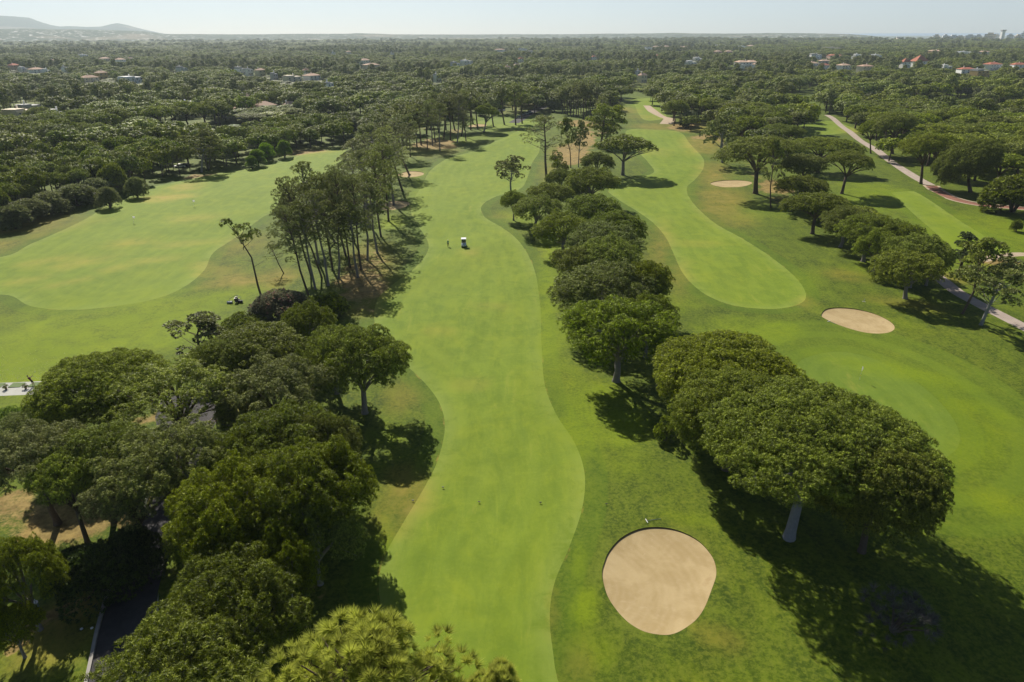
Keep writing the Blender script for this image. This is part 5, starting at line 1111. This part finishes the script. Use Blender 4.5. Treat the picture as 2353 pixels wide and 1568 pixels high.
# wooden rail by the forecourt
bx, by = g(492, 985); e = empty('wooden_rail', (bx, by, hfull(bx, by)), R_(70), 'weathered wooden rail beside the forecourt under the pines', 'rail')
for t in (-1.8, -.6, .6, 1.8): MB().box(t-.06,t+.06,-.06,.06,0,1.05).build('post', M['wood'], e)
MB().box(-2,2,-.03,.03,1.06,1.16).build('top_rail', M['wood'], e); MB().box(-2,2,-.11,-.07,.55,.65).build('lower_rail', M['wood'], e)

# ------------------------------------------------------------------ cars, water
def car(x, y, mt, rz, label):
    bx, by = g(x, y); e = empty('parked_car', (bx, by, hz(bx, by)), rz, label, 'car', 'parked cars')
    b_ = MB(); b_.add([(-2.1,-.85,.3),(2.1,-.85,.3),(2.1,.85,.3),(-2.1,.85,.3),(-2.05,-.82,.78),(2.0,-.82,.9),(2.0,.82,.9),(-2.05,.82,.78)], [(0,3,2,1),(4,5,6,7),(0,1,5,4),(1,2,6,5),(2,3,7,6),(3,0,4,7)]); b_.box(-.75,1.35,-.7,.7,1.38,1.45,.1,.06); b_.build('body', M[mt], e)
    MB().add([(-1.15,-.76,.83),(1.75,-.76,.88),(1.75,.76,.88),(-1.15,.76,.83),(-.65,-.64,1.38),(1.25,-.64,1.38),(1.25,.64,1.38),(-.65,.64,1.38)], [(4,5,6,7),(0,1,5,4),(1,2,6,5),(2,3,7,6),(3,0,4,7)]).build('windows', M['window_glass'], e)
    for sx in (-1.3, 1.3):
        for sy in (-.78, .78): MB().tube([(sx,sy-.1,.32),(sx,sy+.1,.32)], .32, 12).build('wheel', M['rubber'], e)
for x, y, mt, rz, l in ((1194,270,'silver_paint',1.9,'silver car nearest the access road mouth'),(1201,266,'black_plastic',1.9,'black car, second on the access road'),(1209,262,'silver_paint',1.9,'silver car, third on the access road'),(1217,259,'blue_grey',1.9,'bluish car, farthest on the access road'),
    (414,384,'white_paint',.2,'white car beyond the left range edge'),(424,383,'black_plastic',.2,'black car beyond the left range edge'),(551,274,'white_paint',.3,'white car before the big cream villa'),(1426,212,'white_paint',.1,'white car behind the end of the second fairway')): car(x, y, mt, rz, l)
def water(name, x, y, rx, ry, mt, label, rim=None):
    c_ = g(x, y); ex = abs(g(x+rx, y)[0]-c_[0]); ey = abs(g(x, y-ry)[1]-g(x, y+ry)[1])/2; zz = max(hz(c_[0]+ex*math.cos(t), c_[1]+ey*math.sin(t)) for t in np.linspace(0, 6.28, 24))+.03
    pts_ = [(ex*math.cos(t)*(1+.12*math.sin(3*t)), ey*math.sin(t), 0) for t in np.linspace(0, 6.28, 29)[:-1]]
    o = MB().add(pts_, [tuple(range(28))]).build(name, M[mt]); o.location = (c_[0], c_[1], zz); tag(o, label, None, None, 'structure')
water('pond', 1150, 254, 11, 3, 'pond_water', 'small pond behind the far green'); water('pond', 1132, 239, 20, 2, 'pond_water', 'pale pond behind the far grove')
bx, by = g(803, 246); e = empty('swimming_pool', (bx, by, hz(bx, by)), .2, 'turquoise swimming pool glimpsed between the dark pines', 'swimming pool')
MB().box(-7,7,-5,5,0,.3).build('pool_surround', M['white_wall'], e); MB().box(-5.6,5.6,-3.6,3.6,.31,.34).build('pool_water', M['swimming_water'], e)

#@@LIGHT@@
# ------------------------------------------------------------------ light, air
w = bpy.data.worlds.new('World'); sc.world = w; w.use_nodes = True; nt = w.node_tree; nt.nodes.clear()
sky = nt.nodes.new('ShaderNodeTexSky'); sky.sky_type = 'NISHITA'; sky.sun_disc = False; sky.sun_elevation = SUN_EL; sky.sun_rotation = SUN_AZ
sky.air_density = .6; sky.dust_density = .35; sky.ozone_density = 1.0
bg = nt.nodes.new('ShaderNodeBackground'); bg.inputs[1].default_value = .055; nt.links.new(sky.outputs[0], bg.inputs[0])
wo = nt.nodes.new('ShaderNodeOutputWorld'); nt.links.new(bg.outputs[0], wo.inputs[0])
sd = bpy.data.lights.new('sun', 'SUN'); sd.energy = 5.0; sd.angle = R_(.53); sd.color = (1, .93, .82)
so = bpy.data.objects.new('sun', sd); C.objects.link(so)
dv = Vector((math.sin(SUN_AZ)*math.cos(SUN_EL), math.cos(SUN_AZ)*math.cos(SUN_EL), math.sin(SUN_EL)))
so.rotation_euler = dv.to_track_quat('Z', 'Y').to_euler(); so.location = (0, 0, 80)
m, nt = mat('haze_air'); v = nt.nodes.new('ShaderNodeVolumePrincipled'); v.inputs['Density'].default_value = 8.0e-5; v.inputs['Color'].default_value = (.77, .91, 1, 1); v.inputs['Anisotropy'].default_value = .2
o_ = nt.nodes.new('ShaderNodeOutputMaterial'); nt.links.new(v.outputs[0], o_.inputs['Volume'])
tag(MB().box(-15000, 15000, -400, 15000, -30, 620).build('haze', m), 'pale air between the camera and the far hills', 'haze', None, 'stuff')
sc.view_settings.view_transform = 'Standard'; sc.view_settings.look = 'None'; sc.view_settings.exposure = 0.6; sc.view_settings.gamma = 1
cy = sc.cycles; cy.max_bounces = 5; cy.diffuse_bounces = 2; cy.glossy_bounces = 2; cy.transmission_bounces = 3; cy.volume_bounces = 0; cy.transparent_max_bounces = 4
cy.use_denoising = True
try: cy.denoiser = 'OPENIMAGEDENOISE'; cy.denoising_input_passes = 'RGB_ALBEDO_NORMAL'
except Exception as e_: print(e_)
cy.caustics_reflective = False; cy.caustics_refractive = False
print('done', time.time()-T0, 'objects', len(sc.objects))
